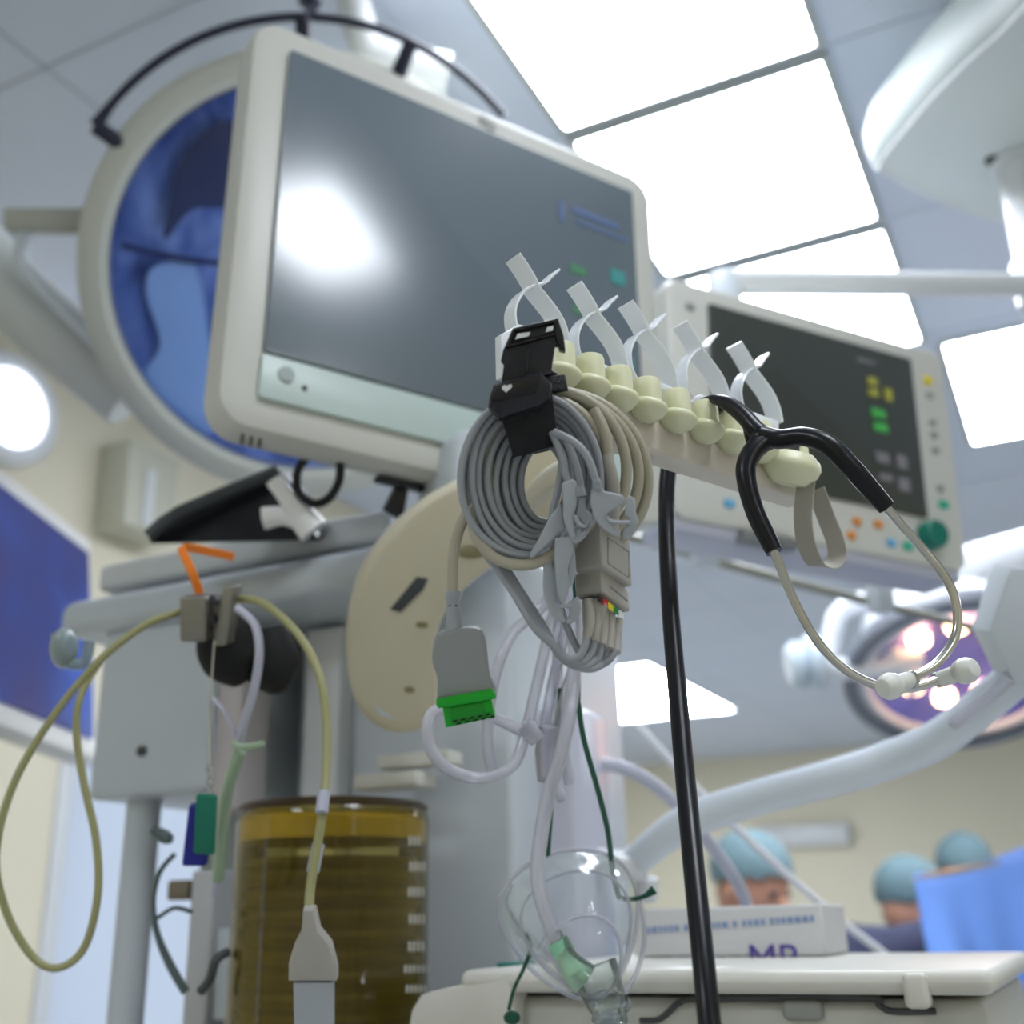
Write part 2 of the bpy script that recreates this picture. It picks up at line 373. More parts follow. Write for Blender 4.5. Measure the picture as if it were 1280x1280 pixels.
ORG = mat('orange_key', (214, 138, 60), .4); BLU = mat('blue_key', (96, 170, 214), .4); TEA = mat('teal_key', (30, 170, 140), .4); YEL = mat('yellow_key', (226, 206, 40), .4); KG = mat('grey_key', (150, 154, 150), .4)
for x, z in ((.052, -.154), (.090, -.152), (.040, -.176)): key(x, z, .014, .012, ORG)
for x, z in ((-.16, -.165), (.110, -.176)): key(x, z, .015, .011, BLU)
key(.140, -.176, .017, .012, TEA); key(.217, -.100, .018, .012, TEA); key(.214, .100, .016, .013, YEL)
for z in (.075, .03, .01, -.015, -.075): key(.214, z, .012, .010, KG)
key(-.21, .115, .014, .010, KG)
bm = nb(); lathe(bm, L2(.181, -.155, .004), -Y2, [(0, .022), (.017, .022), (.0205, .018), (.022, 0)], 32); obj('dial', bm, TEALK, t)
bm = nb(); box(bm, L2(-.10, -.207, .01), X2, Y2, Z2, .09, .03, .012, .003); obj('port_block', bm, MIDG, t)
bm = nb(); box(bm, L2(.0, -.203, .05), X2, Y2, Z2, .49, .075, .02, .006); obj('foot', bm, mat('lilac_grey_plastic', (176, 178, 190), .45), t)
# rod under it
tr = thing('equipment_rail', 'thin grey metal rod slanting under the smaller monitor', 'rail', P(845, 688, 1.62))
bm = nb(); sweep(bm, px([(762, 664, 1.56), (845, 688, 1.62), (1030, 738, 1.72), (1225, 786, 1.84)]), .0075, n=4); obj('rod', bm, mat('dull_rod_metal', (150, 150, 138), .35, .7), tr)
for c_, h_ in ((P(880, 690, 1.60), .05), (P(1100, 738, 1.72), .07)): bm = nb(); box(bm, c_, X2, Y2, Z2, .03, .03, h_, .004); obj('clamp', bm, GREYP, tr)
# ------------------------------------------------------------------ pendant (upper right)
pc = PZ(1300, 120, 2.74); pc = V((1.06, 1.60, 2.74))
t = thing('ceiling_pendant', 'pale grey round ceiling pendant with column at the upper right', 'ceiling pendant', pc)
fo = smooth_path([(1098, 206, 0), (1128, 165, 0), (1185, 100, 0), (1250, 40, 0), (1330, -30, 0), (1440, -30, 0), (1500, 80, 0), (1460, 220, 0), (1360, 285, 0), (1245, 275, 0), (1160, 246, 0), (1108, 219, 0)], 4, True)
fp_ = [PZ(a_, b_, 2.74) for a_, b_, _ in fo]; fc = sum(fp_, V((0, 0, 0))) / len(fp_)
def ring_(sc, dz): return [fc + (p_ - fc) * sc + ZZ * dz for p_ in fp_]
bm = nb(); rg = [ring_(.97, .004), ring_(1, 0), ring_(1.035, .012), ring_(1.06, .045), ring_(1.06, .085), ring_(1.0, .125), ring_(.8, .15), ring_(.3, .16)]
vr = [[bm.verts.new(p_) for p_ in r_] for r_ in rg]
for i in range(len(vr) - 1):
    for j in range(len(fp_)): bm.faces.new((vr[i][j], vr[i][(j + 1) % len(fp_)], vr[i + 1][(j + 1) % len(fp_)], vr[i + 1][j]))
bm.faces.new(vr[0]); bm.faces.new(vr[-1]); obj('canopy', bm, mat('pendant_shell', (116, 124, 122), .5), t)  # sides coloured darker to offset light from the close ceiling panels
bm = nb(); prism(bm, ring_(.975, -.001), ZZ, .006); obj('bottom_cover', bm, mat('pendant_cover', (206, 214, 212), .4), t)
bm = nb(); sweep(bm, ring_(.985, .001), .004, closed=True, n=1, seg=8); obj('seam_ring', bm, WHITE, t)
bm = nb(); lathe(bm, V((fc.x, fc.y, 2.88)), ZZ, [(0, 0), (.08, 0), (.08, .12), (0, .12)], 24); obj('ceiling_stem', bm, WHITE, t)
pb = PZ(1272, 205, 2.735); pb.z = 2.735
bm = nb(); lathe(bm, pb, -ZZ, [(0, -.002), (.05, -.002), (.05, .004), (.036, .004), (.036, .20), (.045, .205), (.045, .29), (.03, .30), (0, .30)], 32); obj('column', bm, WHITE, t)
bm = nb(); lathe(bm, PZ(1240, 200, 2.738), -ZZ, [(0, .004), (.012, .004), (.013, -.001)], 20); obj('cap', bm, BLACK, t)
e1 = PY(1290, 357, pb.y); e1.x = pb.x; 
bm = nb(); e0 = P(905, 353, 1.80); e2 = P(1283, 357, 1.9)
sweep(bm, [e0, e0.lerp(e1, .5), e1], .021, n=3, seg=20); obj('arm', bm, WHITE, t)
bm = nb(); lathe(bm, e0 + V((0, 0, .01)), -ZZ, [(0, 0), (.024, 0), (.026, .004), (.026, .055), (0, .06)], 24)
k0 = L2(-.10, .08, .10); box(bm, (e0 + k0) / 2 + V((.0, .01, -.03)), X2, Y2, Z2, .06, .10, .10, .01); obj('bracket', bm, GREYP, t)
# ------------------------------------------------------------------ surgical lamp, left
D = 1.9; lc = P(388, 352, D); n = (CAM - lc).normalized(); n = (n + V((.05, 0, -.08))).normalized()
t = thing('surgical_lamp', 'big round surgical lamp with blue painted reflections in its face behind the large monitor', 'surgical lamp', lc)
s = D / FP
bm = nb(); lathe(bm, lc, n, [(0, -.20), (.10, -.20), (.2, -.16), (.30, -.09), (262 * s, -.04), (276 * s, -.015), (276 * s, .0), (268 * s, .012), (248 * s, .018), (240 * s, .012), (238 * s, -.03)], 96)
obj('housing', bm, mat('lamp_housing', (190, 192, 182), .45), t)
# inner bowl with the blue reflection painted into its colour, behind clear glass
def blue_reflection():
    m = bpy.data.materials.new('painted_blue_reflection'); m.use_nodes = True; nt = m.node_tree; b = nt.nodes['Principled BSDF']
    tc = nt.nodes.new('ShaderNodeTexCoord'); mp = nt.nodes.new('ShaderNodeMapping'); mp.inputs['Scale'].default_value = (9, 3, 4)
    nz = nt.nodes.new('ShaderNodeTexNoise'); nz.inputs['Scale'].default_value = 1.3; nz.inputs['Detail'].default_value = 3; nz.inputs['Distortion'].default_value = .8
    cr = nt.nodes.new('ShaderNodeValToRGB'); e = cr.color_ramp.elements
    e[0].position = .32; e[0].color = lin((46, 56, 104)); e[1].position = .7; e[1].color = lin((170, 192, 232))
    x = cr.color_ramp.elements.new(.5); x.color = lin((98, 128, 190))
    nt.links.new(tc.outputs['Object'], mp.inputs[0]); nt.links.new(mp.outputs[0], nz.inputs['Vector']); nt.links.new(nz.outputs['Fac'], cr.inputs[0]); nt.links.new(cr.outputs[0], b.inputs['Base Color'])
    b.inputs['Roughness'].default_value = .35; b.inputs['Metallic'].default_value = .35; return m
bm = nb(); lathe(bm, lc, n, [(0, -.10), (.08, -.09), (.2, -.07), (.29, -.045), (238 * s, -.02), (241 * s, -.0)], 96); obj('reflector', bm, blue_reflection(), t)
LBL = mat('light_blue_reflection', (176, 210, 244), .35, noise=.08, nscale=9)
def q(pts): return px(pts, D - .012)
def FP_(pts, h_=-.02): return [on_plane(a_, b_, lc + n * h_, n) for a_, b_ in pts]
bm = nb(); prism(bm, FP_([q_[:2] for q_ in smooth_path([(190, 335, 0), (235, 325, 0), (250, 350, 0), (262, 430, 0), (268, 500, 0), (262, 545, 0), (215, 510, 0), (180, 470, 0), (200, 430, 0), (182, 370, 0)], 4, True)]), -n, .02, .006); obj('painted_reflection', bm, LBL, t, label='light blue shape of the painted reflection')  # pale patch of the reflection, built as a coloured shape
bm = nb(); prism(bm, FP_([q_[:2] for q_ in smooth_path([(230, 190, 0), (290, 150, 0), (290, 250, 0), (240, 262, 0), (205, 300, 0), (212, 250, 0)], 4, True)]), -n, .01, .004); obj('painted_reflection', bm, mat('slate_reflection', (40, 52, 92), .35), t, label='slate blue shape of the painted reflection')  # dark patch of the same painted reflection
bm = nb(); sweep(bm, FP_([(152, 306), (190, 316), (240, 326), (300, 330)], -.015), .005, seg=8); obj('seam_or_reflection_line', bm, mat('navy_reflection_line', (28, 36, 90), .4), t)  # dark line drawn as part of the painted reflection
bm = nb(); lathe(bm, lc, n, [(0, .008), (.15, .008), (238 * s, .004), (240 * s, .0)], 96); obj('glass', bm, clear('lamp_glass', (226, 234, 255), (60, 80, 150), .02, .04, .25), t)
# black rail round the lamp
hc = P(400, 358, D); rr = 312 * s
xx = V((1, 0, 0)); xx = (xx - n * xx.dot(n)).normalized(); yy = n.cross(xx) * -1
if yy.z < 0: yy = -yy
hp = [hc + (xx * math.cos(math.radians(a)) + yy * math.sin(math.radians(a))) * rr for a in range(40, 146, 6)]
RAILM = mat('navy_black_rail', (16, 18, 44), .4)
bm = nb(); sweep(bm, hp, [.0072] * (len(hp) - 1) + [.011], n=3); rl = obj('rail', bm, RAILM, t)
for a in (142, 90, 66):
    dr = xx * math.cos(math.radians(a)) + yy * math.sin(math.radians(a))
    bm = nb(); sweep(bm, [hc + dr * rr, hc + dr * (rr * .93), hc + dr * (rr * .87) - n * .01], [.013, .013, .015], n=2); obj('post', bm, RAILM, rl)
bm = nb(); sweep(bm, px([(440, -10, 1.98), (452, 40, 1.98), (475, 70, 2.0), (560, 95, 2.02)]), [.03, .03, .035, .04]); obj('suspension_arm', bm, WHITE, t)
bm = nb(); sweep(bm, [P(440, -12, 1.98), P(440, -12, 1.98) + V((0, 0, .03)), V((P(440, -12, 1.98).x, P(440, -12, 1.98).y, 3.0))], .035, n=2); obj('ceiling_stem', bm, WHITE, t)
bm = nb(); sweep(bm, px([(392, -4, 1.9), (382, 10, 1.9)]), .018, n=1); obj('clip', bm, RAILM, t)
bm = nb(); box(bm, P(62, 277, D), Rt, Fd, (Up + Rt * -.03).normalized(), .14, .04, .038, .006); obj('handle_bracket', bm, mat('handle_grey', (168, 170, 158), .45), t)
bm = nb(); sweep(bm, px([(32, 290), (26, 325), (45, 352), (115, 422), (150, 452)], D), .013); obj('side_handle', bm, GREYP, t)
bm = nb(); sweep(bm, px([(-90, 235, 1.95), (-20, 330, 1.98), (70, 418, 1.98), (165, 500, 1.98)]), [.06, .062, .062, .055], seg=20); obj('lower_yoke', bm, mat('yoke_grey', (190, 194, 190), .45), t)
# ------------------------------------------------------------------ left wall items
XL, YL, ZL = frame(86.1, -8.4, 1.4); CL = V((-.838, 1.828, 1.982))
def LL(x, z, y=0): return CL + XL * x + ZL * z + YL * y
t = thing('wall_display', 'big display glowing deep blue at the left edge of the photo', 'display', LL(0, -.22, .05))
bm = nb(); rplate(bm, LL(0, 0, .03), XL, YL, ZL, .68, .05, .45, .02, .008); obj('frame', bm, mat('display_frame', (205, 204, 200), .4), t)
m = bpy.data.materials.new('blue_display'); m.use_nodes = True; nt = m.node_tree; b = nt.nodes['Principled BSDF']
tc = nt.nodes.new('ShaderNodeTexCoord'); nz = nt.nodes.new('ShaderNodeTexNoise'); nz.inputs['Scale'].default_value = 2.6
cr = nt.nodes.new('ShaderNodeValToRGB'); cr.color_ramp.elements[0].color = lin((44, 34, 96)); cr.color_ramp.elements[0].position = .38; cr.color_ramp.elements[1].color = lin((50, 92, 190)); cr.color_ramp.elements[1].position = .68
x = cr.color_ramp.elements.new(.5); x.color = lin((30, 44, 118))
nt.links.new(tc.outputs['Object'], nz.inputs['Vector']); nt.links.new(nz.outputs['Fac'], cr.inputs[0]); nt.links.new(cr.outputs[0], b.inputs['Emission Color']); b.inputs['Emission Strength'].default_value = .40
b.inputs['Base Color'].default_value = lin((8, 10, 24)); b.inputs['Roughness'].default_value = .3
bm = nb(); rplate(bm, LL(0, 0, .002), XL, YL, ZL, .624, .006, .373, .004); obj('screen', bm, m, t)
bm = nb(); box(bm, LL(0, .02, .12), XL, YL, ZL, .12, .14, .12, .01)
sweep(bm, [LL(0, .02, .18), LL(0, .02, .18) + V((-.35, .12, 0)), W(2.42, 1.45, 2.0)], .03, n=4); obj('wall_arm', bm, GREYP, t)
t = thing('wall_lamp', 'round white glowing lamp on the cream wall', 'wall lamp', W(2.39, 1.86, 2.72))
wc = RA(8, 512, 2.385)
bm = nb(); lathe(bm, wc, -AX, [(0, -.015), (.155, -.015), (.155, .02), (.14, .035), (.11, .03), (.105, .02)], 48); obj('rim', bm, WHITE, t)
bm = nb(); lathe(bm, wc, -AX, [(0, .05), (.05, .047), (.09, .036), (.106, .02)], 48); obj('diffuser', bm, emis('wall_lamp_glow', (235, 240, 255), 1.5), t)
t = thing('wall_cabinet', 'small grey cabinet on cream wall beneath the round surgical lamp', 'cabinet', RA(185, 680, 2.39))
bm = nb(); c1 = RA(172, 618, 2.34); box(bm, c1, BX, AX, ZZ, .20, .12, .26, .006); bd = obj('body', bm, mat('cabinet_olive_grey', (196, 196, 178), .5), t)
bm = nb(); c2 = RA(186, 622, 2.275); box(bm, c2, BX, AX, ZZ, .035, .012, .17, .003); obj('light_strip', bm, WHITE, t)
# ------------------------------------------------------------------ anaesthesia machine
def fb(bm, x0, y0, x1, y1, b, th, r=.006, seg=3):
    """box aligned to the room whose front face (plane B=b) spans the pixels, th deep"""
    c = RX((x0 + x1) / 2, (y0 + y1) / 2, b)
    l_ = RX(x0, (y0 + y1) / 2, b); r_ = RX(x1, (y0 + y1) / 2, b); u_ = RX((x0 + x1) / 2, y0, b); d_ = RX((x0 + x1) / 2, y1, b)
    w = (l_ - r_).length; h = abs(u_.z - d_.z)
    return box(bm, c + BX * th / 2, AX, BX, ZZ, w, th, h, r, seg)
t = thing('anaesthesia_machine', 'tall pale grey anaesthesia machine column with overhead shelf at the left', 'medical machine', W(.25, 1.2, 0))
BM_ = .93
bm = nb(); c = RX(285, 728, BM_); 
la, ra = RX(72, 757, BM_), RX(500, 715, BM_)
sc_ = (la + ra) / 2; sc_.z = (la.z + ra.z) / 2
box(bm, sc_ + BX * .2, AX, BX, ZZ, (la - ra).length, .40, .043, .018, 4); sh = obj('shelf', bm, GREYP, t)
bm = nb(); l2, r2 = RX(120, 706, BM_ + .03), RX(480, 668, BM_ + .03); c = (l2 + r2) / 2; box(bm, c + BX * .17, AX, BX, ZZ, (l2 - r2).length, .33, .034, .008); obj('shelf_lip', bm, mat('lip_grey', (206, 210, 212), .4), sh)
for p in ((402, 742), (160, 772)):
    bm = nb(); lathe(bm, RX(p[0], p[1] - 5, BM_ + .05), -ZZ, [(0, .012), (.008, .012), (.008, -.01)], 16); obj('rubber_stud', bm, BLACK, sh)
bm = nb(); fb(bm, 118, 775, 262, 990, BM_ + .02, .22, .008); cbx = obj('side_box', bm, GREYP, t)
bm = nb(); lathe(bm, RX(178, 939, BM_ + .02), -BX, [(0, .003), (.006, .003), (.006, -.002)], 16); obj('screw', bm, DARKG, cbx)
bm = nb(); fb(bm, 266, 800, 300, 1010, BM_ + .03, .05, .004); obj('bracket', bm, mat('pinkish_grey_edge', (190, 184, 184), .4), t)
bm = nb(); p0 = RX(182, 985, BM_ + .06); lathe(bm, V((p0.x, p0.y, 0)), ZZ, [(0, 0), (.019, 0), (.019, p0.z + .05), (0, p0.z + .05)], 32); obj('post', bm, GREYP, t)
# column body
cl = RX(372, 900, 1.06); cr_ = RX(640, 900, 1.06); zt = RX(500, 700, 1.06).z
bm = nb(); cc = (cl + cr_) / 2 + BX * .16; cc.z = (zt + .12) / 2; box(bm, cc, AX, BX, ZZ, (cl - cr_).length, .32, zt - .12, .01); obj('column', bm, GREYP, t)
bm = nb(); cl2 = RX(250, 1000, 1.12); cr2 = RX(376, 1000, 1.12); zz_ = RX(300, 745, 1.12).z; cc = (cl2 + cr2) / 2 + BX * .13; cc.z = (zz_ + .3) / 2
box(bm, cc, AX, BX, ZZ, (cl2 - cr2).length, .25, zz_ - .3, .006); obj('rear_panel', bm, mat('darker_grey_panel', (172, 180, 176), .45), t)  # rear panel in a darker grey than the column
bm = nb(); fb(bm, 375, 775, 420, 1230, 1.035, .03, .003); obj('channel', bm, WHITE, t)
bm = nb(); fb(bm, 470, 940, 560, 958, 1.0, .03, .003); fb(bm, 440, 965, 520, 985, .99, .04, .003); obj('ledge', bm, mat('ledge_white', (216, 216, 208), .4), t)
bm = nb(); lathe(bm, RX(325, 908, 1.118), -BX, [(0, .003), (.007, .003), (.007, -.002)], 16); obj('screw', bm, DARKG, t)
bm = nb(); fb(bm, 236, 1160, 300, 1275, .98, .08, .004); lw_ = obj('lower_block', bm, GREYP, t)
bm = nb(); fb(bm, 232, 1085, 262, 1300, .97, .06, .004); obj('upright', bm, mat('upright_grey', (186, 188, 190), .4), t)
bm = nb(); fb(bm, 208, 1100, 234, 1125, .98, .02, .003); obj('knob', bm, mat('brown_knob', (120, 110, 92), .5), t)
bm = nb(); sweep(bm, px([(250, 1240, .98), (262, 1225, .98), (270, 1200, .98), (285, 1190, .99)]), .004); obj('hose', bm, DARKG, lw_)
bm = nb(); wbox(bm, .12, .62, 1.03, 1.42, .06, .62, .02); obj('base', bm, GREYP, t)
for a, b in ((.17, 1.08), (.56, 1.08), (.17, 1.38), (.56, 1.38)):
    bm = nb(); lathe(bm, W(a, b, .04) - BX * .015, BX, [(0, 0), (.04, 0), (.04, .03), (0, .03)], 20); box(bm, W(a, b, .06), AX, BX, ZZ, .02, .02, .04); obj('caster', bm, BLACK, t)
bm = nb(); sweep(bm, px([(300, 770, 1.0), (290, 790, .99), (285, 820, .99), (300, 850, 1.0)]), [.018, .026, .026, .01]); sweep(bm, px([(330, 785, 1.01), (338, 830, 1.01), (345, 858, 1.02)]), [.02, .026, .012]); obj('breathing_bag_fitting', bm, mat('matt_black_rubber', (4, 4, 6), .7), t)
# curved beige arm
bm = nb()
op = [(655, 563), (610, 592), (575, 606), (535, 628), (490, 665), (458, 708), (440, 755), (433, 808), (438, 858), (453, 893), (480, 915), (515, 918), (540, 905), (548, 870), (546, 800), (566, 755), (610, 715), (660, 690), (715, 660), (735, 600), (720, 560), (690, 552)]
op = [(a, b) for a, b in op]
arm_n = (ZZ * .75 + Fd * .6).normalized()
sp = smooth_path([tuple(p) + (1.02,) for p in op], 4, True)
pl_o = P(560, 760, 1.0)
nn = (Fd * 1.0 + ZZ * .25 + Rt * .25).normalized()
pp = [on_plane(a, b, pl_o, nn) for a, b, _ in sp]
prism(bm, pp, (nn + AX * .45).normalized(), .05, .008)
obj('monitor_arm', bm, TAN, t, label='wide curved beige arm carrying the large monitor')
for pts in ([(487, 762), (520, 722), (534, 724), (528, 738), (500, 766)],):
    bm = nb(); prism(bm, [on_plane(a, b, pl_o - nn * .002, nn) for a, b in pts], nn, .004, .001); obj('slot', bm, DARKG, t)
bm = nb(); blob(bm, on_plane(528, 781, pl_o, nn), Rt, Up, Fd, .006, .003, .003); blob(bm, on_plane(512, 862, pl_o, nn), Rt, Up, Fd, .005, .003, .003); blob(bm, on_plane(590, 690, pl_o, nn), Rt, Up, Fd, .014, .006, .004); obj('screw', bm, mat('worn_screw', (140, 132, 96), .5), t)
bm = nb(); box(bm, (L(.03, -.24, .08) + P(620, 640, 1.10)) / 2, X, Y, Z, .10, .10, .12, .02); obj('monitor_mount', bm, GREYP, t)
bm = nb(); sweep(bm, [P(500, 860, 1.04), P(505, 870, 1.15)], .03, n=1); obj('pivot', bm, GREYP, t)
bm = nb(); lathe(bm, RX(404, 882, .99), ZZ, [(0, 0), (.004, 0), (.004, .004), (0, .004)], 10)
bm.free()
# second column, lilac
bm = nb(); ql = RX(642, 1000, 1.12); qr = RX(722, 1000, 1.12); zt2 = RX(680, 880, 1.12).z; cc = (ql + qr) / 2 + BX * .05; cc.z = (zt2 + .3) / 2
box(bm, cc, AX, BX, ZZ, (ql - qr).length, .10, zt2 - .3, .012); obj('side_column', bm, mat('lilac_grey_column', (196, 198, 212), .25), t)
# canister
cz = PY(418, 1010, 1.10)
def radpx(p, w): return w * (p - CAM).dot(Fd) / FP / 2
cr0 = radpx(cz, 236)
t2 = thing('bellows_canister', 'amber tinted bellows canister with white graduation marks', 'canister', V((cz.x, cz.y + cr0 * .0, 1.2)))
cc = V((cz.x, cz.y, 0)); zt = PY(418, 1012, 1.10).z
bm = nb(); lathe(bm, cc, ZZ, [(cr0 * 1.0, 1.19), (cr0 * 1.0, zt - .012), (cr0 * .985, zt - .004), (cr0 * .93, zt + .001), (0, zt + .004)], 64); obj('dome', bm, AMBER, t2)
bm = nb(); lathe(bm, cc, ZZ, [(cr0 * .985, zt - .004), (cr0 * .995, zt + .001), (cr0 * .95, zt + .004), (cr0 * .93, zt + .001)], 64); obj('rim', bm, mat('brown_rim', (60, 44, 20), .3), t2)
pr = []; z = 1.2
while z < zt - .045:
    pr += [(cr0 * .86, z), (cr0 * .92, z + .006), (cr0 * .86, z + .012)]; z += .0165
pr = [(0, 1.2)] + pr + [(0, pr[-1][1])]
bm = nb(); lathe(bm, cc, ZZ, [(cr0 * .96, zt - .030), (cr0 * .965, zt - .012), (cr0 * .90, zt - .008), (0, zt - .008)], 64); obj('yellow_collar', bm, mat('yellow_collar', (236, 212, 80), .3), t2)
bm = nb(); lathe(bm, cc, ZZ, pr, 48); obj('bellows', bm, mat('dark_olive_bellows', (112, 100, 48), .4, noise=.5, nscale=22), t2)
for k, (x, y, w) in enumerate(((520, 1051, 15), (522, 1083, 17), (521, 1115, 18), (523, 1149, 20), (523, 1183, 22), (524, 1211, 34), (522, 1236, 26))):
    bm = nb(); sx = x - w / 2
    while sx < x + w / 2:
        rr_ = cr0 * 1.003; r_ = ray(sx, y)                  # printed on the dome's wall
        a_ = r_.x ** 2 + r_.y ** 2; b_ = -2 * (r_.x * cc.x + r_.y * cc.y); c_ = cc.x ** 2 + cc.y ** 2 - rr_ ** 2
        disc = b_ * b_ - 4 * a_ * c_
        if disc > 0:
            s_ = (-b_ - math.sqrt(disc)) / (2 * a_); p_ = CAM + r_ * s_; nr = V((p_.x - cc.x, p_.y - cc.y, 0)).normalized()
            box(bm, p_, ZZ.cross(nr), nr, ZZ, .0024, .0006, .008 if k < 5 else .006)
        sx += 5.5
    obj('graduation_mark', bm, mat('white_print', (236, 236, 226), .6), t2)
bm = nb(); lathe(bm, V((cz.x, cz.y, 0)), ZZ, [(0, 1.12), (cr0 * 1.03, 1.12), (cr0 * 1.05, 1.13), (cr0 * 1.05, 1.185), (cr0 * 1.0, 1.2), (0, 1.2)], 48); obj('base', bm, GREYP, t2)
bm = nb(); box(bm, V((cz.x, cz.y, .56)), AX, BX, ZZ, .16, .16, 1.12, .01); obj('pedestal', bm, GREYP, t2)
# equipment tray / absorber top with box
tB = .84
t3 = thing('anaesthesia_cart', 'cream moulded cart top carrying the printed box at the bottom', 'cart', RX(880, 1240, tB) * 1)
t3.location.z = 0
tl, tr_ = RX(572, 1243, tB), RX(1246, 1243, tB)
zt3 = RX(880, 1212, tB).z; wid = (tl - tr_).length; ctr = (tl + tr_) / 2
CT = mat('cart_cream', (214, 212, 202), .4)
bm = nb(); 
hl3 = zt3 - RX(880, 1243, tB).z; box(bm, V((ctr.x, ctr.y, zt3 - hl3 / 2)) + BX * .19, AX, BX, ZZ, wid, .38, hl3, .008, 4); obj('top', bm, CT, t3)
bm = nb(); box(bm, V((ctr.x, ctr.y, zt3 - .065)) + BX * .195, AX, BX, ZZ, wid * .95, .35, .09, .008)
bx_ = obj('apron', bm, mat('cart_apron', (196, 196, 188), .45), t3)
bm = nb(); box(bm, V((ctr.x, ctr.y, (zt3 - .13) / 2 + .03)) + BX * .2, AX, BX, ZZ, wid * .85, .30, zt3 - .19, .01); obj('cabinet', bm, GREYP, t3)
bm = nb(); sweep(bm, [RX(a, b, tB + .019) for a, b in ((800, 1276), (822, 1275), (836, 1265), (850, 1253), (880, 1248), (1080, 1247), (1098, 1256), (1115, 1264), (1170, 1264))], .0022, n=4, seg=6); obj('seam_or_reflection_line', bm, DARKG, t3)
bm = nb(); fb(bm, 976, 1250, 1027, 1276, tB + .014, .012, .004); obj('latch', bm, mat('latch_grey', (150, 152, 146), .45), t3)
bm = nb(); fb(bm, 1128, 1216, 1160, 1262, tB - .004, .02, .004); obj('clip', bm, CT, t3)
bm = nb(); wbox_c = V((ctr.x, ctr.y, 0)); box(bm, wbox_c + BX * .16 + ZZ * .03, AX, BX, ZZ, wid * .8, .2, .06, .01); obj('foot', bm, DARKG, t3)
bm = nb(); prism(bm, [RX(a, b, tB + .0) for a, b in ((506, 1300), (513, 1262), (524, 1244), (536, 1240), (640, 1214), (640, 1300))], BX, .03, .004); obj('side_ramp', bm, CT, t3)
# box
bB = 1.10; bl, br = RX(792, 1170, bB), RX(1030, 1165, bB); bw = (bl - br).length
zb = zt3 + .001; zt4 = RX(910, 1133, bB).z; bc = (bl + br) / 2
t4 = thing('cardboard_box', 'pale cardboard box printed with purple letters on the cart top', 'box', V((bc.x, bc.y, zb)) + BX * .05)
CBX = mat('white_cardboard', (206, 206, 206), .7, noise=.02)
bm = nb(); box(bm, V((bc.x, bc.y, (zb + zt4) / 2)) + BX * .05, AX, BX, ZZ, bw, .10, zt4 - zb, .0015, 1); obj('carton', bm, CBX, t4)
PUR = mat('purple_ink', (84, 66, 150), .6); BLI = mat('blue_ink', (130, 150, 190), .6)
tcn = RX(966, 1201, bB - .0008); text('printed_letters', 'MP', tcn, -AX, ZZ, .036, PUR, t4)
bm = nb(); xw = 806
while xw < 1015:
    w = random.choice((4, 5, 6, 7)); yb = 1163 - (xw - 806) * .072
    fb(bm, xw, yb - 4, xw + w, yb + 4, bB - .0008, .0006, 0); xw += w + 2.5 + (4 if random.random() < .12 else 0)
obj('printed_line', bm, BLI, t4)
bm = nb()
for (x0, x1, y) in ((806, 835, 1200), (850, 905, 1196), (806, 830, 1208), (850, 890, 1205)): fb(bm, x0, y - 1.5, x1, y + 1.5, bB - .0008, .0006, 0)
obj('small_print', bm, mat('grey_ink', (160, 160, 166), .6), t4)
bm = nb(); fb(bm, 620, 1203, 652, 1222, 1.0, .03, .002); tb = obj('teal_packet', bm, mat('teal_packet', (40, 130, 120), .5), None, 'small teal packet on the cart top beside the canister', 'packet')
# black tablet like object on the shelf
t5 = thing('instrument_tray', 'black slanted tray standing on top of the machine shelf', 'tray', P(300, 665, 1.2))
bm = nb(); prism(bm, px([(182, 672, 1.16), (222, 642, 1.17), (345, 588, 1.22), (358, 592, 1.22), (372, 610, 1.22), (398, 668, 1.2), (392, 676, 1.18), (186, 680, 1.15)]), Fd, .05, .006); obj('body', bm, BLACK, t5)
bm = nb(); sweep(bm, px([(186, 670, 1.15), (224, 640, 1.16), (346, 589, 1.21)]), .0065, n=3); obj('edge', bm, DARKG, t5)
bm = nb(); sweep(bm, px([(342, 600, 1.12), (358, 622, 1.12), (376, 645, 1.13), (392, 664, 1.13)]), [.009, .009, .014, .016]); sweep(bm, px([(330, 648, 1.13), (352, 645, 1.13), (372, 650, 1.13)]), [.012, .010, .010]); obj('white_fitting', bm, mat('gloss_white_fitting', (240, 240, 240), .2), None, 'glossy white tube fitting on the shelf against the black tray', 'fitting')
bm = nb(); sweep(bm, px([(223, 684, .93), (252, 687, .93), (288, 697, .93)]), .0, flat=(.0085, .0015), up=ZZ, n=3) if 0 else None
OR = mat('orange_strap', (240, 130, 30), .5)
bm = nb(); sweep(bm, px([(250, 742, .965), (240, 715, .96), (228, 688, .965), (232, 684, .97), (260, 689, .985), (292, 696, 1.0)]), 1, flat=(.0075, .002), up=Rt * .6 + Fd * .3 + Up * .5, n=4)
obj('orange_strap', bm, OR, None, 'bright orange strap folded over the machine shelf edge', 'strap')
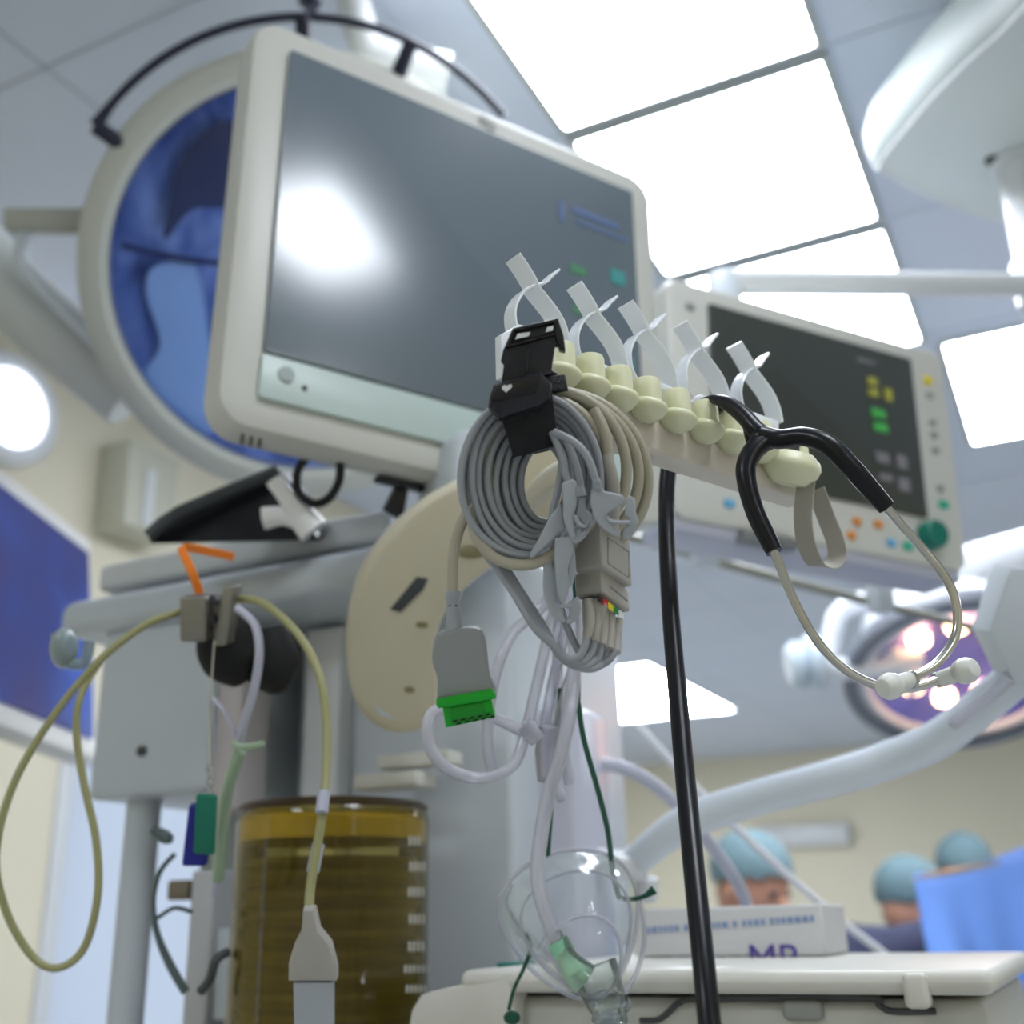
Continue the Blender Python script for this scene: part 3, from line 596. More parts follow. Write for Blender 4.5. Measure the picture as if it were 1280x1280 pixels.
# metal clamp
t6 = thing('rail_clamp', 'grey metal clamp block gripping sampling lines below the shelf', 'clamp', P(262, 802, .95))
CLM = mat('clamp_metal', (140, 136, 126), .35, .6)
bm = nb(); box(bm, P(247, 772, .95), Rt, Fd, Up, .022, .03, .038, .003); box(bm, P(265, 770, .965), Rt, Fd, Up, .03, .015, .036, .002); obj('block', bm, CLM, t6)
bm = nb(); box(bm, P(286, 768, .95), Rt, Fd, (Up + Rt * .15).normalized(), .009, .03, .05, .002); obj('jaw', bm, CLM, t6)
bm = nb(); lathe(bm, P(266, 751, .95), -Fd, [(0, .004), (.0045, .004), (.0045, -.004)], 14); lathe(bm, P(264, 774, .95), -Fd, [(0, .004), (.0045, .004), (.0045, -.004)], 14); obj('bolt', bm, DARKG, t6)
# olive sampling line loops
bm = nb(); sweep(bm, px([(225, 765, .955), (180, 782, .94), (120, 830, .93), (60, 905, .92), (15, 985, .91), (-5, 1070, .9), (8, 1140, .9), (40, 1195, .9), (72, 1210, .9), (105, 1185, .905), (122, 1120, .91), (120, 1050, .92), (105, 980, .93), (96, 920, .94), (98, 880, .95), (110, 850, .96), (125, 826, .965)]), .0032)
obj('sampling_line', bm, OLIVE, None, 'long olive sampling line hanging in a big loop at the far left', 'tube')
t7 = thing('flow_sensor', 'grey flat sensor plug on olive line in front of the canister', 'sensor', P(390, 1280, .76))
bm = nb(); sweep(bm, px([(300, 748, .95), (330, 755, .93), (370, 790, .9), (398, 840, .87), (408, 900, .85), (408, 960, .83), (404, 1010, .81), (396, 1060, .8), (388, 1110, .79), (386, 1140, .78)]), .0034); cb = obj('cable', bm, OLIVE, t7)
for a, b in (((405, 990), (402, 1016)), ((398, 1055), (391, 1090))):
    bm = nb(); sweep(bm, [P(*a, .815), P(*b, .805)], .0046, n=1); obj('sleeve', bm, mat('sleeve_lilac', (180, 182, 196), .4), cb)
bm = nb(); prism(bm, px([(378, 1138), (392, 1138), (398, 1165), (412, 1182), (420, 1212), (420, 1228), (360, 1228), (360, 1205), (368, 1180), (376, 1165)], .77), Fd, .014, .003); obj('plug_body', bm, YOKE, t7)
bm = nb(); prism(bm, px([(366, 1228), (416, 1228), (416, 1330), (368, 1330)], .772), Fd, .010, .002); obj('plug_end', bm, GRAB, t7)
# lilac line, tie, green key tag
bm = nb(); sweep(bm, px([(296, 760, .94), (318, 780, .93), (324, 815, .92), (318, 860, .92), (306, 900, .925), (298, 935, .93), (288, 990, .94), (276, 1060, .95), (268, 1120, .96)]), .0036)
sweep(bm, px([(262, 870, .93), (280, 890, .928), (300, 930, .928)]), .002)
obj('drain_tube', bm, mat('lilac_tube', (188, 188, 204), .35), None, 'pale lilac tube hanging from the clamp beside the black fitting', 'tube')
bm = nb(); sweep(bm, px([(292, 930, .92), (306, 934, .915), (330, 930, .92)]), .003); sweep(bm, px([(300, 940, .92), (285, 985, .93), (278, 1030, .94), (272, 1100, .95)]), .005)
obj('sample_filter_line', bm, clear('greenish_tubing', (225, 240, 215), (190, 215, 180), .5, .15), None, 'greenish translucent line tied to the lilac tube', 'tube')
t8 = thing('key_tag', 'small green and blue tag hanging on a chain by the side box', 'tag', P(253, 1085, .9))
bm = nb(); box(bm, P(257, 1030, .90), (Rt * .95 + Up * -.05).normalized(), Fd, (Up + Rt * .05).normalized(), .017, .006, .048, .003); obj('tag_front', bm, mat('tag_green', (0, 116, 92), .35), t8)
bm = nb(); box(bm, P(248, 1043, .905), Rt, Fd, (Up + Rt * .12).normalized(), .02, .008, .050, .003); obj('tag_back', bm, mat('tag_blue', (20, 24, 140), .35), t8)
bm = nb()
for k in range(6): sweep(bm, [P(262 + (k % 2) * 3 + 4 * math.cos(a), 962 + k * 8 + 6 * math.sin(a), .9) for a in (0, 1.57, 3.14, 4.71)], .0008, closed=True, n=4, seg=6)
sweep(bm, px([(268, 800, .93), (262, 900, .91), (263, 960, .9)]), .0008, n=2, seg=6); obj('chain', bm, STEEL, t8)
bm = nb(); sweep(bm, px([(218, 1068, 1.0), (200, 1090, 1.0), (192, 1125, 1.0), (196, 1165, 1.0), (212, 1205, 1.0), (232, 1240, 1.0)]), [.0022, .0022, .0022, .003, .004, .004]); sweep(bm, px([(196, 1148, 1.0), (218, 1135, 1.0), (240, 1140, 1.01)]), .002)
sweep(bm, px([(190, 1036, 1.0), (206, 1046, 1.0), (216, 1050, 1.0)]), [.003, .006, .003]); obj('monitoring_lead', bm, mat('slate_lead', (90, 104, 104), .4), None, 'thin dark lead curling in front of the bright window', 'cable')
# shelf side fitting
bm = nb(); blob(bm, P(80, 810, .99), Rt, Up, Fd, .012, .018, .012); sweep(bm, px([(70, 790, .99), (82, 825, .99), (105, 828, .99), (112, 800, .99)]), .005); obj('hose_coupling', bm, clear('coupling_plastic', (220, 232, 230), (170, 186, 184), .5, .1), None, 'translucent hose coupling under the left end of the shelf', 'coupling')
#--NEAR--
# ------------------------------------------------------------------ hook rail with holders and clips
RU = V((math.sin(math.radians(51)), math.cos(math.radians(51)), 0))      # along the rail
RN = V((RU.y, -RU.x, 0))                                                  # towards the viewer
O_ = P(630, 452, .612)
def rl_(px_, py_, off=0.): return on_plane(px_, py_, O_ + RN * off, RN)
def ru(px_):                                                              # param of the point on rail line at column px_
    lo, hi = -.1, .6
    for _ in range(40):
        m_ = (lo + hi) / 2; v = O_ + RU * m_ - CAM
        if 640 + FP * v.dot(Rt) / v.dot(Fd) < px_: lo = m_
        else: hi = m_
    return lo
u0, u1 = ru(655), ru(1012)
t = thing('cable_holder_rail', 'cream horizontal rail bar holding pale yellow cups and clips', 'holder rail', O_ + RU * .13)
RB = mat('rail_cream', (214, 205, 192), .45)
bm = nb(); box(bm, O_ + RU * (u0 + u1) / 2 - RN * .012 + ZZ * -.010, RU, RN, ZZ, u1 - u0, .018, .026, .003); obj('bar', bm, RB, t)
bm = nb(); prism(bm, [rl_(a, b, -.008) for a, b in ((619, 476), (618, 423), (640, 410), (668, 416), (668, 486))], RN, .006, .001); obj('end_block', bm, CLIPM, t)
bm = nb(); sweep(bm, [O_ + RU * .09 - RN * .02 - ZZ * .01, P(740, 575, .72), P(690, 600, .85), P(650, 640, 1.0)], .010, n=4); obj('support_arm', bm, mat('support_beige', (206, 200, 180), .4), t)
cups = [(700, 433), (737, 448), (772, 463), (808, 477), (845, 491), (880, 505), (914, 518), (948, 531)]
def cup(px_, py_, label, rot):
    c = rl_(px_, py_, .003)
    tt = thing('cable_cup', label, 'cable holder', c - ZZ * .030, 'pale yellow cups on the holder rail')
    bm = nb(); lathe(bm, c, ZZ, [(0, -.012), (.0052, -.012), (.0060, -.003), (.0066, 0), (.0079, 0), (.0084, -.002), (.0084, -.015), (0, -.015)], 32); obj('cup_body', bm, CUP, tt)
    bm = nb(); ax = (ZZ + RN * .18 + RU * .1).normalized(); lathe(bm, c - ZZ * .0170, ax, [(0, .0036), (.0088, .0036), (.0108, .0024), (.0117, .0008), (.0118, -.0006), (.0111, -.0024), (.0098, -.0046), (.0076, -.0068), (.0050, -.0084), (0, -.0090)], 36); obj('skirt', bm, CUP, tt)
    return tt
cl_ = ['half hidden behind the black buckle', 'just right of the black buckle', 'third along the rail from the black buckle', 'above the beige cable loops, fourth along the rail', 'fourth cup back from the stethoscope', 'third cup back from the stethoscope', 'second to last, where the black tube tip lies', 'pressed against the stethoscope fork']
for i, (a, b) in enumerate(cups): cup(a, b, 'pale yellow cable cup ' + cl_[i], 0)
t = thing('end_knob', 'round pale yellow end knob framed by the stethoscope fork', 'knob', rl_(990, 600, .0))
kc = rl_(988, 583, .006)
bm = nb(); lathe(bm, kc, (ZZ * .9 + RN * .35).normalized(), [(0, .009), (.013, .009), (.0185, .004), (.020, 0), (.0185, -.005), (.012, -.012), (0, -.013)], 40); obj('knob_body', bm, CUP, t)
bm = nb(); box(bm, kc + ZZ * .004 + RN * .012, RU, RN, ZZ, .006, .004, .012, .0015); obj('notch', bm, CUP, t)
# spring clips
def clip_tree(label):
    base = rl_(672, 415, -.012)
    tt = thing('spring_clip', label, 'clip', base, 'milky spring clips on the holder rail')
    ww = RN
    s1 = [(641, 322), (652, 338), (662, 355), (665, 363), (674, 374), (688, 392), (697, 408), (702, 425), (704, 440)]
    s2 = [(693, 341), (684, 349), (676, 357), (664, 360), (652, 366), (643, 377), (638, 392), (640, 412), (648, 428)]
    for s, w_, nm in ((s1, .0135, 'jaw'), (s2, .0105, 'jaw')):
        bm = nb(); sweep(bm, [rl_(a, b, -.014) for a, b in s], 1, flat=(w_, .0016), up=RN, n=5); obj(nm, bm, CLIPM, tt)
    bm = nb(); box(bm, rl_(676, 436, -.012), RU, RN, ZZ, .026, .012, .007, .002); obj('clip_base', bm, CLIPM, tt)
    return tt
c0 = clip_tree('milky spring clip nearest the black buckle')
b0 = rl_(667, 361, -.014); tg = [(742, 394, 'second milky spring clip, against the corner of the large screen'), (805, 416, 'middle milky spring clip, against the white monitor edge'), (872, 440, 'faint milky spring clip before the smaller monitor frame'), (938, 464, 'milky spring clip nearest the stethoscope')]
for a, b, l in tg:
    q1 = on_plane(a, b, O_ - RN * .014, RN); dup(c0, RU * (q1 - b0).dot(RU) + ZZ * (q1 - b0).z, l)
# grey strap loop
bm = nb()
sl = [(985, 610, .742), (1012, 600, .735), (1018, 610, .735), (1012, 640, .735), (1006, 668, .738), (1018, 700, .735), (1035, 712, .74), (1046, 706, .745), (1049, 690, .75), (1040, 660, .75), (1026, 625, .75)]
sweep(bm, px([(1008, 600, .742), (1005, 625, .738), (1004, 650, .735), (1008, 680, .732), (1020, 704, .73), (1036, 708, .735), (1046, 696, .74), (1044, 676, .742), (1032, 645, .745), (1020, 612, .748)]), 1, flat=(.013, .0012), up=(Rt * 1.0 - Fd * .9 + Up * -.15).normalized(), n=6)
obj('fabric_loop', bm, mat('grey_loop_fabric', (176, 172, 162), .7), None, 'grey fabric strap loop hanging below the round yellow knob', 'strap loop')
# ------------------------------------------------------------------ cable strap with buckle
t = thing('cable_strap', 'black webbing strap and buckle with white heart around the coiled cables', 'strap', P(655, 570, .6))
bm = nb(); prism(bm, px([(622, 508, .583), (690, 488, .583), (698, 555, .590), (660, 568, .588), (642, 571, .588)]), Fd, .004, .001)
prism(bm, px([(628, 512, .640), (700, 492, .640), (700, 560, .640), (644, 573, .640)]), Fd, .003, .001)
prism(bm, px([(642, 570, .588), (697, 556, .590), (698, 559, .640), (644, 573, .640)]), Up, .0015)
prism(bm, px([(672, 470, .590), (706, 468, .60), (711, 487, .60), (690, 489, .590)]), Fd, .02, .001)
obj('webbing', bm, STRAPB, t)
bk = mat('buckle_plastic', (22, 24, 36), .38, bump=.15, nscale=300)
bm = nb(); prism(bm, px([(640, 412), (697, 398), (704, 415), (702, 432), (694, 432), (690, 462), (697, 466), (626, 482), (630, 455), (626, 450), (629, 437)], .585), Fd, .009, .0015)
# slots
obj('buckle_body', bm, bk, t)
bm = nb(); prism(bm, px([(641, 410), (697, 397), (698, 402), (641, 415)], .582), Fd, .012, .001); prism(bm, px([(634, 430), (694, 415), (693, 419), (632, 435)], .582), Fd, .012, .001)
prism(bm, px([(641, 410), (645, 410), (636, 435), (631, 434)], .582), Fd, .012, .001); prism(bm, px([(693, 398), (698, 398), (705, 420), (707, 438), (700, 436), (693, 418)], .582), Fd, .013, .001); obj('buckle_frame', bm, BLACK, t)
bm = nb(); prism(bm, px([(647, 417), (663, 415), (661, 420), (644, 424)], .5815), Fd, .002); prism(bm, px([(684, 409), (692, 407), (691, 413), (682, 415)], .5815), Fd, .002); obj('slot_light', bm, CLIPM, t, label='pale clip plastic seen through the buckle slot')
bm = nb(); prism(bm, px([(650, 440), (652, 440), (650, 472), (648, 472)], .5835), Fd, .002); prism(bm, px([(657, 438), (664, 437), (660, 470), (657, 471)], .583), Fd, .003, .0005); obj('rib', bm, bk, t)
bm = nb(); prism(bm, px([(617, 480), (676, 464), (690, 480), (688, 498), (680, 505), (624, 524), (610, 508), (612, 495)], .575), Fd, .018, .002); obj('buckle_socket', bm, bk, t)
bm = nb(); prism(bm, px([(620, 482), (674, 467), (672, 487), (616, 500)], .5735), Fd, .002, .0005); obj('socket_face', bm, BLACK, t)
bm = nb()
for k in range(15):
    a = 615 + k * 3.9; b = 501 - k * .96; box(bm, P(a, b, .574), Rt, Fd, (Up + Rt * .3).normalized(), .0009, .0018, .0026)
obj('grip_teeth', bm, bk, t)
bm = nb(); hp_ = []
for i in range(32):
    a = 2 * math.pi * i / 32; hx = 16 * math.sin(a) ** 3; hy = 13 * math.cos(a) - 5 * math.cos(2 * a) - 2 * math.cos(3 * a) - math.cos(4 * a)
    hp_.append(P(633.5 + hx * .40 + hy * .06, 485 - hy * .36 - hx * .05, .5730))
prism(bm, hp_, Fd, .0008); obj('heart_mark', bm, mat('white_ink', (235, 236, 236), .5), t)
# ------------------------------------------------------------------ ECG cable bundle
t = thing('ecg_cable', 'coiled grey and beige ECG cable with grabber clips and green plug', 'medical cable', P(690, 700, .6))
def loop_pts(l, r, tp, bt, d, wob=0., a0=0, a1=360, st=20, ph=0, dz=.0):
    o = []; a = a0
    while a < a1 + .1:
        th = math.radians(a); cx, cy = (l + r) / 2, (tp + bt) / 2
        w = 1 + wob * math.sin(3 * th + ph) * .5 + wob * math.cos(2 * th + ph * 2) * .5
        o.append(P(cx + (r - l) / 2 * math.cos(th) * w, cy + (bt - tp) / 2 * math.sin(th) * w, d + dz * math.cos(th))); a += st
    return o
LR = .00205
def LO(i): return dict(l=577 + 10.6 * i, r=750 - 6 * i, tp=492 + 9 * i, bt=699 - 6.6 * i, d=.594 + .0032 * i, wob=.03, ph=i * 1.7, dz=.004)
tails_y = []                                     # from the yoke back up to the coil
for k in range(5):
    s = [(734 + 9 * k, 792 + 5 * k, .592 + .002 * k), (731 + 8.4 * k, 808 + 6 * k, .591 + .0015 * k), (722 + 6 * k, 822 + 4.6 * k, .590), (708 + 4 * k, 822 + 3.5 * k, .590), (694 + 2 * k, 808 + 4 * k, .590 + .001 * k), (676 + .5 * k, 780 + 2.5 * k, .591 + .001 * k), (650 - k, 738 + k, .595), (628 - 2 * k, 705 - k, .600), (612 - 3 * k, 684 - 2 * k, .6), (600 - 3 * k, 655 - 2 * k, .602)]
    tails_y.append([(x_ + (3.2 * (k - 2) if i_ > 4 else 0), y_ - (3.0 * (k - 2) if i_ > 4 else 0), z_ + .0012 * k) for i_, (x_, y_, z_) in enumerate(s)])
tails_y[4] = [(770, 812, .60), (760, 826, .598), (744, 832, .598), (728, 820, .600), (714, 795, .602), (704, 770, .603), (696, 745, .604), (690, 715, .606), (686, 690, .61)]
tails_g = [[(690, 540, .588), (697, 556, .586), (704, 575, .585), (706, 590, .585), (712, 606, .585)],
           [(692, 540, .586), (712, 549, .583), (728, 562, .581), (738, 580, .580), (745, 602, .580)],
           [(700, 552, .590), (703, 575, .590), (698, 610, .590), (692, 635, .590), (690, 650, .590)],
           [(704, 548, .588), (716, 570, .587), (723, 595, .586), (726, 615, .586)],
           [(706, 560, .592), (712, 600, .592), (700, 650, .592), (692, 690, .592)]]
for k in range(5):
    bm = nb()
    for i in ((0, 5), (1, 6), (2, 7), (3,), (4,))[k]:
        sweep(bm, loop_pts(**LO(i))[:-1], LR, closed=True, n=4, seg=10)
    # an extra turn slightly off the first
    a_ = LO(k); a_['r'] -= 4; a_['tp'] += 4; a_['d'] += .009; a_['ph'] += 1; sweep(bm, loop_pts(**a_)[:-1], LR, closed=True, n=4, seg=10)
    a_ = LO(k + 2.5); a_['ph'] = k * 2.3; a_['wob'] = .035; a_['d'] += .006; sweep(bm, loop_pts(**a_)[:-1], LR, closed=True, n=4, seg=10)
    sweep(bm, px(tails_y[k]), LR * 1.02, n=6); sweep(bm, px(tails_g[k]), LR, n=6)
    obj('lead_wire', bm, LEAD, t)
bm = nb()
for (l, r, tp, bt, d, ph) in ((584, 809, 490, 705, .616, 0), (592, 798, 495, 694, .612, 1), (597, 783, 487, 688, .608, 2), (603, 803, 503, 690, .620, 3), (608, 760, 500, 684, .604, 1.5)):
    sweep(bm, loop_pts(l, r, tp, bt, d, .02, ph=ph)[:-1], .0030, closed=True, n=4, seg=12)
sweep(bm, px([(590, 640, .60), (596, 672, .594), (618, 697, .590), (646, 706, .588), (672, 703, .588), (694, 690, .589), (704, 676, .594)]), .0031, n=6)
sweep(bm, px([(598, 630, .60), (584, 642, .60), (573, 665, .60), (567, 695, .60), (566, 740, .60)]), .0030, n=6)
sweep(bm, px([(742, 512, .605), (755, 540, .602), (760, 575, .602), (762, 610, .602), (764, 655, .604)]), .0032, n=6)
obj('trunk_cable', bm, TRUNK, t)
bm = nb(); sweep(bm, px([(757, 568, .600), (765, 600, .600), (766, 630, .602), (764, 660, .604)]), [.0034, .0038, .0040, .0042], n=4); obj('strain_relief', bm, YOKE, t)
# green plug
pl = thing
bm = nb(); sweep(bm, px([(566, 738, .60), (566, 742, .60), (566, 752, .60)]), [.0040, .0042, .0036], n=2); sweep(bm, px([(566, 750, .60), (569, 790, .60)]), [.0034, .0046], n=1); pr_ = obj('plug_relief', bm, LEAD, t)
bm = nb(); 
for a in (562, 570): blob(bm, P(a, 757, .5965), Rt, Up, Fd, .0006, .0006, .0004, 8, 6)
obj('relief_hole', bm, DARKG, pr_)
bm = nb()
pg = smooth_path([(541, 808, 0), (545, 795, 0), (558, 789, 0), (580, 785, 0), (598, 786, 0), (606, 798, 0), (609, 820, 0), (612, 845, 0), (619, 868, 0), (583, 872, 0), (549, 875, 0), (547, 850, 0), (540, 828, 0)], 4, True)
prism(bm, [P(a, b, .594) for a, b, _ in pg], Fd, .014, .0035, seg=4); pb_ = obj('plug', bm, PLUGG, t, label='grey plug with green connector')
bm = nb(); prism(bm, px([(545, 875), (616, 862), (620, 869), (620, 874), (548, 886), (545, 882)], .590), Fd, .022, .001)
prism(bm, px([(553, 884), (614, 874), (619, 897), (557, 910)], .593), Fd, .016, .0008); obj('connector', bm, GREEN, pb_, label='bright green connector')
bm = nb(); prism(bm, px([(562, 885), (604, 878), (606, 893), (564, 902)], .5925), Fd, .001, .0003); obj('connector_face', bm, mat('green_panel', (0, 148, 30), .3), pb_)
bm = nb()
for r_ in range(2):
    for k in range(5):
        x_ = 565 + k * 10.5 + r_ * 5; y_ = 902.5 - (x_ - 560) * .2 + (r_ * 4); prism(bm, px([(x_, y_), (x_ + 6, y_ - 2), (x_ + 7, y_), (x_ + 1, y_ + 2.2)], .5922), Fd, .001)
obj('pin_hole', bm, BLACK, pb_)
# yoke
def hexa(bm, Lp, Np, Rp, hgt, bev=.0015):
    F4 = Lp + Rp - Np; prism(bm, [Lp, Np, Rp, F4], ZZ, hgt, 0)
def yo(s, y0=0):
    return None
def hexblock(name, l, nn_, r, h, m, par, bev=.0012):
    bm = nb(); pts = [P(*l), P(*nn_), P(*r)]; pts.append(pts[0] + pts[2] - pts[1]); prism(bm, pts, ZZ, h, 0)
    bmesh.ops.remove_doubles(bm, verts=bm.verts, dist=1e-6); bmesh.ops.bevel(bm, geom=bm.edges[:], offset=bev, segments=3, profile=.5, affect='EDGES')
    return obj(name, bm, m, par)
yb = hexblock('yoke_block', (718, 714, .602), (753, 707, .593), (791, 733, .612), .028, YOKE, t)
yl = hexblock('yoke_lead_block', (719, 746, .603), (753, 739, .594), (788, 765, .612), .0125, YOKE, t)
bm = nb(); lb = [P(760, 672, .5945), P(786, 690, .6085), P(786, 722, .6085), P(760, 704, .5945)]
sweep(bm, lb, .0003, closed=True, n=1, seg=6); obj('label_outline', bm, mat('outline_grey', (120, 116, 108), .5), yb)
bm = nb(); sweep(bm, [P(762, 733, .5965), P(772, 741, .6), P(784, 751, .607)], .0006, n=3, seg=6); obj('latch_line', bm, mat('latch_line', (130, 126, 120), .5), yl)
for k, (c_, nm) in enumerate((((10, 12, 18), 'black'), ((214, 24, 40), 'red'), ((232, 214, 16), 'yellow'), ((0, 130, 60), 'green'), ((238, 238, 236), 'white'))):
    f0, f1 = k / 5, (k + 1) / 5
    def e_(f, dy): return P(747 + 33 * f, 743 + 23.5 * f + dy, .5925 + .0165 * f)
    bm = nb(); prism(bm, [e_(f0, 0), e_(f1, 0), e_(f1, 8), e_(f0, 8)], Fd, .003); obj('colour_tab', bm, mat('tab_' + nm, c_, .4), yl, label=nm + ' colour tab')
for k in range(5):
    bm = nb(); x0, y0 = 735 + 9.2 * k, 750 + 5.8 * k
    sweep(bm, [P(x0, y0, .598 + .003 * k), P(x0 + 2 - k * .8, y0 + 24, .594 + .003 * k), P(734 + 9 * k, 796 + 5 * k, .592 + .002 * k)], [.0031, .0030, .0026], n=3, seg=10); obj('wire_relief', bm, YOKE, yl)
bm = nb(); prism(bm, px([(728, 750), (752, 747), (760, 758), (748, 796), (738, 797), (730, 792)], .5965), Fd, .008, .0012); obj('wire_relief', bm, YOKE, yl)
# grabbers
def cz5(pts, ox=640, oy=540, s=7.11): return [(ox + a / s, oy + b / s) for a, b in pts]
def grab(parts, d, th=.0058, bar=None, reliefs=None, lab=None):
    root_bm = nb(); prism(root_bm, px(parts[0], d), (Fd + Rt * .1).normalized(), th, .0011, seg=3); g = obj('grabber', root_bm, GRAB, t, label=lab)
    for p_ in parts[1:]:
        bm = nb(); prism(bm, px(p_[0], d + p_[1]), (Fd + Rt * .1).normalized(), th * .8, .0009, seg=3); obj('jaw', bm, GRAB, g)
    if bar:
        bm = nb(); sweep(bm, px([(*q_, d - .001) for q_ in bar]), .0011, n=3, seg=8); obj('spring_bar', bm, GRAB, g)
    if reliefs:
        (xa, ya), (xb, yb_) = reliefs; bm = nb(); k = 5
        for i in range(k):
            f = i / k; c = P(xa + (xb - xa) * f, ya + (yb_ - ya) * f, d); dr = (P(xb, yb_, d + .002) - P(xa, ya, d + .002)).normalized()
            lathe(bm, c, dr, [(.0019, 0), (.0030 - .00018 * (k - i), .0001), (.0030 - .00018 * (k - i), .0007), (.0019, .0008)], 16)
        obj('ribbed_relief', bm, GRAB, g)
    return g
grab([cz5([(705, 520), (720, 480), (800, 490), (820, 525), (900, 540), (980, 560), (998, 590), (990, 640), (860, 715), (840, 740), (870, 800), (905, 850), (960, 880), (965, 940), (900, 930), (780, 840), (720, 740), (690, 600)]),
      (cz5([(1010, 590), (1050, 565), (1090, 590), (1105, 730), (1125, 790), (1110, 850), (1060, 945), (1000, 950), (985, 930), (980, 870), (1035, 820), (1040, 770), (1000, 750)]), .0005)],
     .574, bar=cz5([(840, 750), (870, 790), (960, 805), (1050, 800)]), reliefs=((745, 598), (747, 612)), lab='grey grabber clip with open jaws')
grab([cz5([(440, 465), (460, 445), (540, 418), (570, 440), (582, 500), (575, 640), (552, 720), (548, 830), (562, 925), (530, 945), (500, 900), (470, 820), (452, 740), (455, 640)]),
      (cz5([(585, 590), (645, 580), (655, 690), (700, 720), (712, 790), (690, 860), (640, 950), (575, 995), (530, 975), (520, 950), (565, 870), (610, 850), (620, 890), (660, 850), (570, 730)]), .003)],
     .577, bar=cz5([(560, 740), (600, 820), (650, 840)]), reliefs=((725, 608), (727, 620)), lab='grey grabber clip hanging upright at the centre')
grab([cz5([(430, 640), (450, 700), (470, 860), (400, 925), (180, 1120), (155, 1120), (160, 1080), (230, 960), (340, 740)])], .583, lab='grey grabber clip pointing down left')
grab([[(640 + a / 8, 680 + b / 8) for a, b in ((420, 150), (430, -60), (590, -80), (612, 60), (570, 200), (555, 260), (575, 400), (555, 520), (530, 570), (480, 580), (450, 480))],
      ([(640 + a / 8, 680 + b / 8) for a, b in ((600, 60), (625, 60), (640, 280), (600, 420), (560, 440), (560, 240))], .003)], .580, lab='grey grabber clip hanging below the coil')
gd = mat('shaded_grabber_plastic', (150, 154, 162), .4)
g5 = grab([[(640 + a / 8, 680 + b / 8) for a, b in ((315, 180), (400, 160), (430, 340), (445, 540), (470, 620), (500, 660), (505, 720), (530, 780), (490, 790), (420, 740), (370, 660), (320, 560), (305, 420))],
      ([(640 + a / 8, 680 + b / 8) for a, b in ((550, 600), (600, 560), (650, 530), (705, 625), (660, 740), (600, 800), (545, 800), (530, 770), (570, 720), (570, 670))], .001)], .586,
     bar=[(640 + a / 8, 680 + b / 8) for a, b in ((455, 600), (470, 618), (600, 620))], lab='grey grabber clip half hidden under the others')
# ------------------------------------------------------------------ stethoscope
t = thing('stethoscope', 'stethoscope with black tubing and steel ear tubes hanging from the rail', 'stethoscope', P(1000, 700, .66))
S = .0044
bm = nb()
sweep(bm, px([(878, 500, .715), (893, 499, .70), (912, 506, .69), (930, 520, .68), (945, 537, .672), (960, 549, .668)]), [.0015, .0030, .0048, .0052, .0056, .0062], n=6, seg=14)
sweep(bm, px([(950, 545, .668), (975, 549, .664), (1005, 546, .655), (1035, 556, .645), (1062, 582, .64), (1085, 608, .64), (1108, 634, .64)]), [.0064, .0058, .0056, .0058, .0058, .0056, .0050], n=6, seg=16)
sweep(bm, px([(960, 548, .668), (943, 562, .664), (933, 582, .66), (934, 606, .655), (944, 640, .65), (957, 668, .645), (968, 690, .64)]), [.0062, .0062, .0060, .0056, .0055, .0054, .0048], n=6, seg=16)
blob(bm, P(955, 549, .668), Rt, Up, Fd, .0085, .0075, .007)
sweep(bm, px([(940, 525, .69), (938, 535, .68), (944, 556, .675)]), [.003, .0045, .005], n=4)
obj('fork_tubing', bm, BRUB, t)
bm = nb(); vt = [(900, 505, .71, .005), (880, 525, .76, .0055), (850, 552, .80, .006), (836, 585, .80, .0062), (833, 650, .78, .0062), (838, 760, .73, .0062), (850, 900, .67, .0062), (864, 1050, .60, .0062), (879, 1200, .545, .0060), (889, 1300, .52, .0060), (900, 1420, .50, .006)]
sweep(bm, [tuple(P(a, b, c)) for a, b, c, _ in vt], [x[3] * .93 for x in vt], n=6, seg=16); obj('hanging_tube', bm, BRUB, t)
bm = nb(); sweep(bm, px([(1104, 630, .64), (1125, 654, .64), (1150, 682, .64), (1172, 708, .638), (1190, 738, .636), (1197, 772, .632), (1192, 800, .628), (1174, 826, .622), (1155, 840, .618), (1128, 852, .613)]), .0026, n=6, seg=14); obj('ear_tube', bm, STEEL, t)
bm = nb(); sweep(bm, px([(966, 686, .64), (975, 708, .64), (990, 745, .64), (1008, 780, .638), (1030, 812, .636), (1058, 838, .634), (1090, 855, .634), (1120, 861, .634), (1148, 858, .635), (1178, 848, .637)]), .0026, n=6, seg=14); obj('ear_tube', bm, STEEL, t)
def eartip(c, ax, s_=1.):
    bm = nb(); lathe(bm, c, ax, [(0, -.001), (.0042 * s_, -.001), (.0046 * s_, .001), (.0046 * s_, .009), (.0062 * s_, .011), (.0072 * s_, .0145), (.0070 * s_, .018), (.0050 * s_, .0215), (0, .023)], 28); e = obj('eartip', bm, EARTIP, t)
    bm = nb(); lathe(bm, c, ax, [(.0026, -.0035), (.0046 * s_, -.0035), (.0046 * s_, -.001), (.0026, -.001)], 24); obj('collar', bm, STEEL, e)
eartip(P(1136, 850, .613), (P(1100, 862, .600) - P(1136, 850, .613)))
eartip(P(1178, 848, .637), (P(1205, 839, .626) - P(1178, 848, .637)))
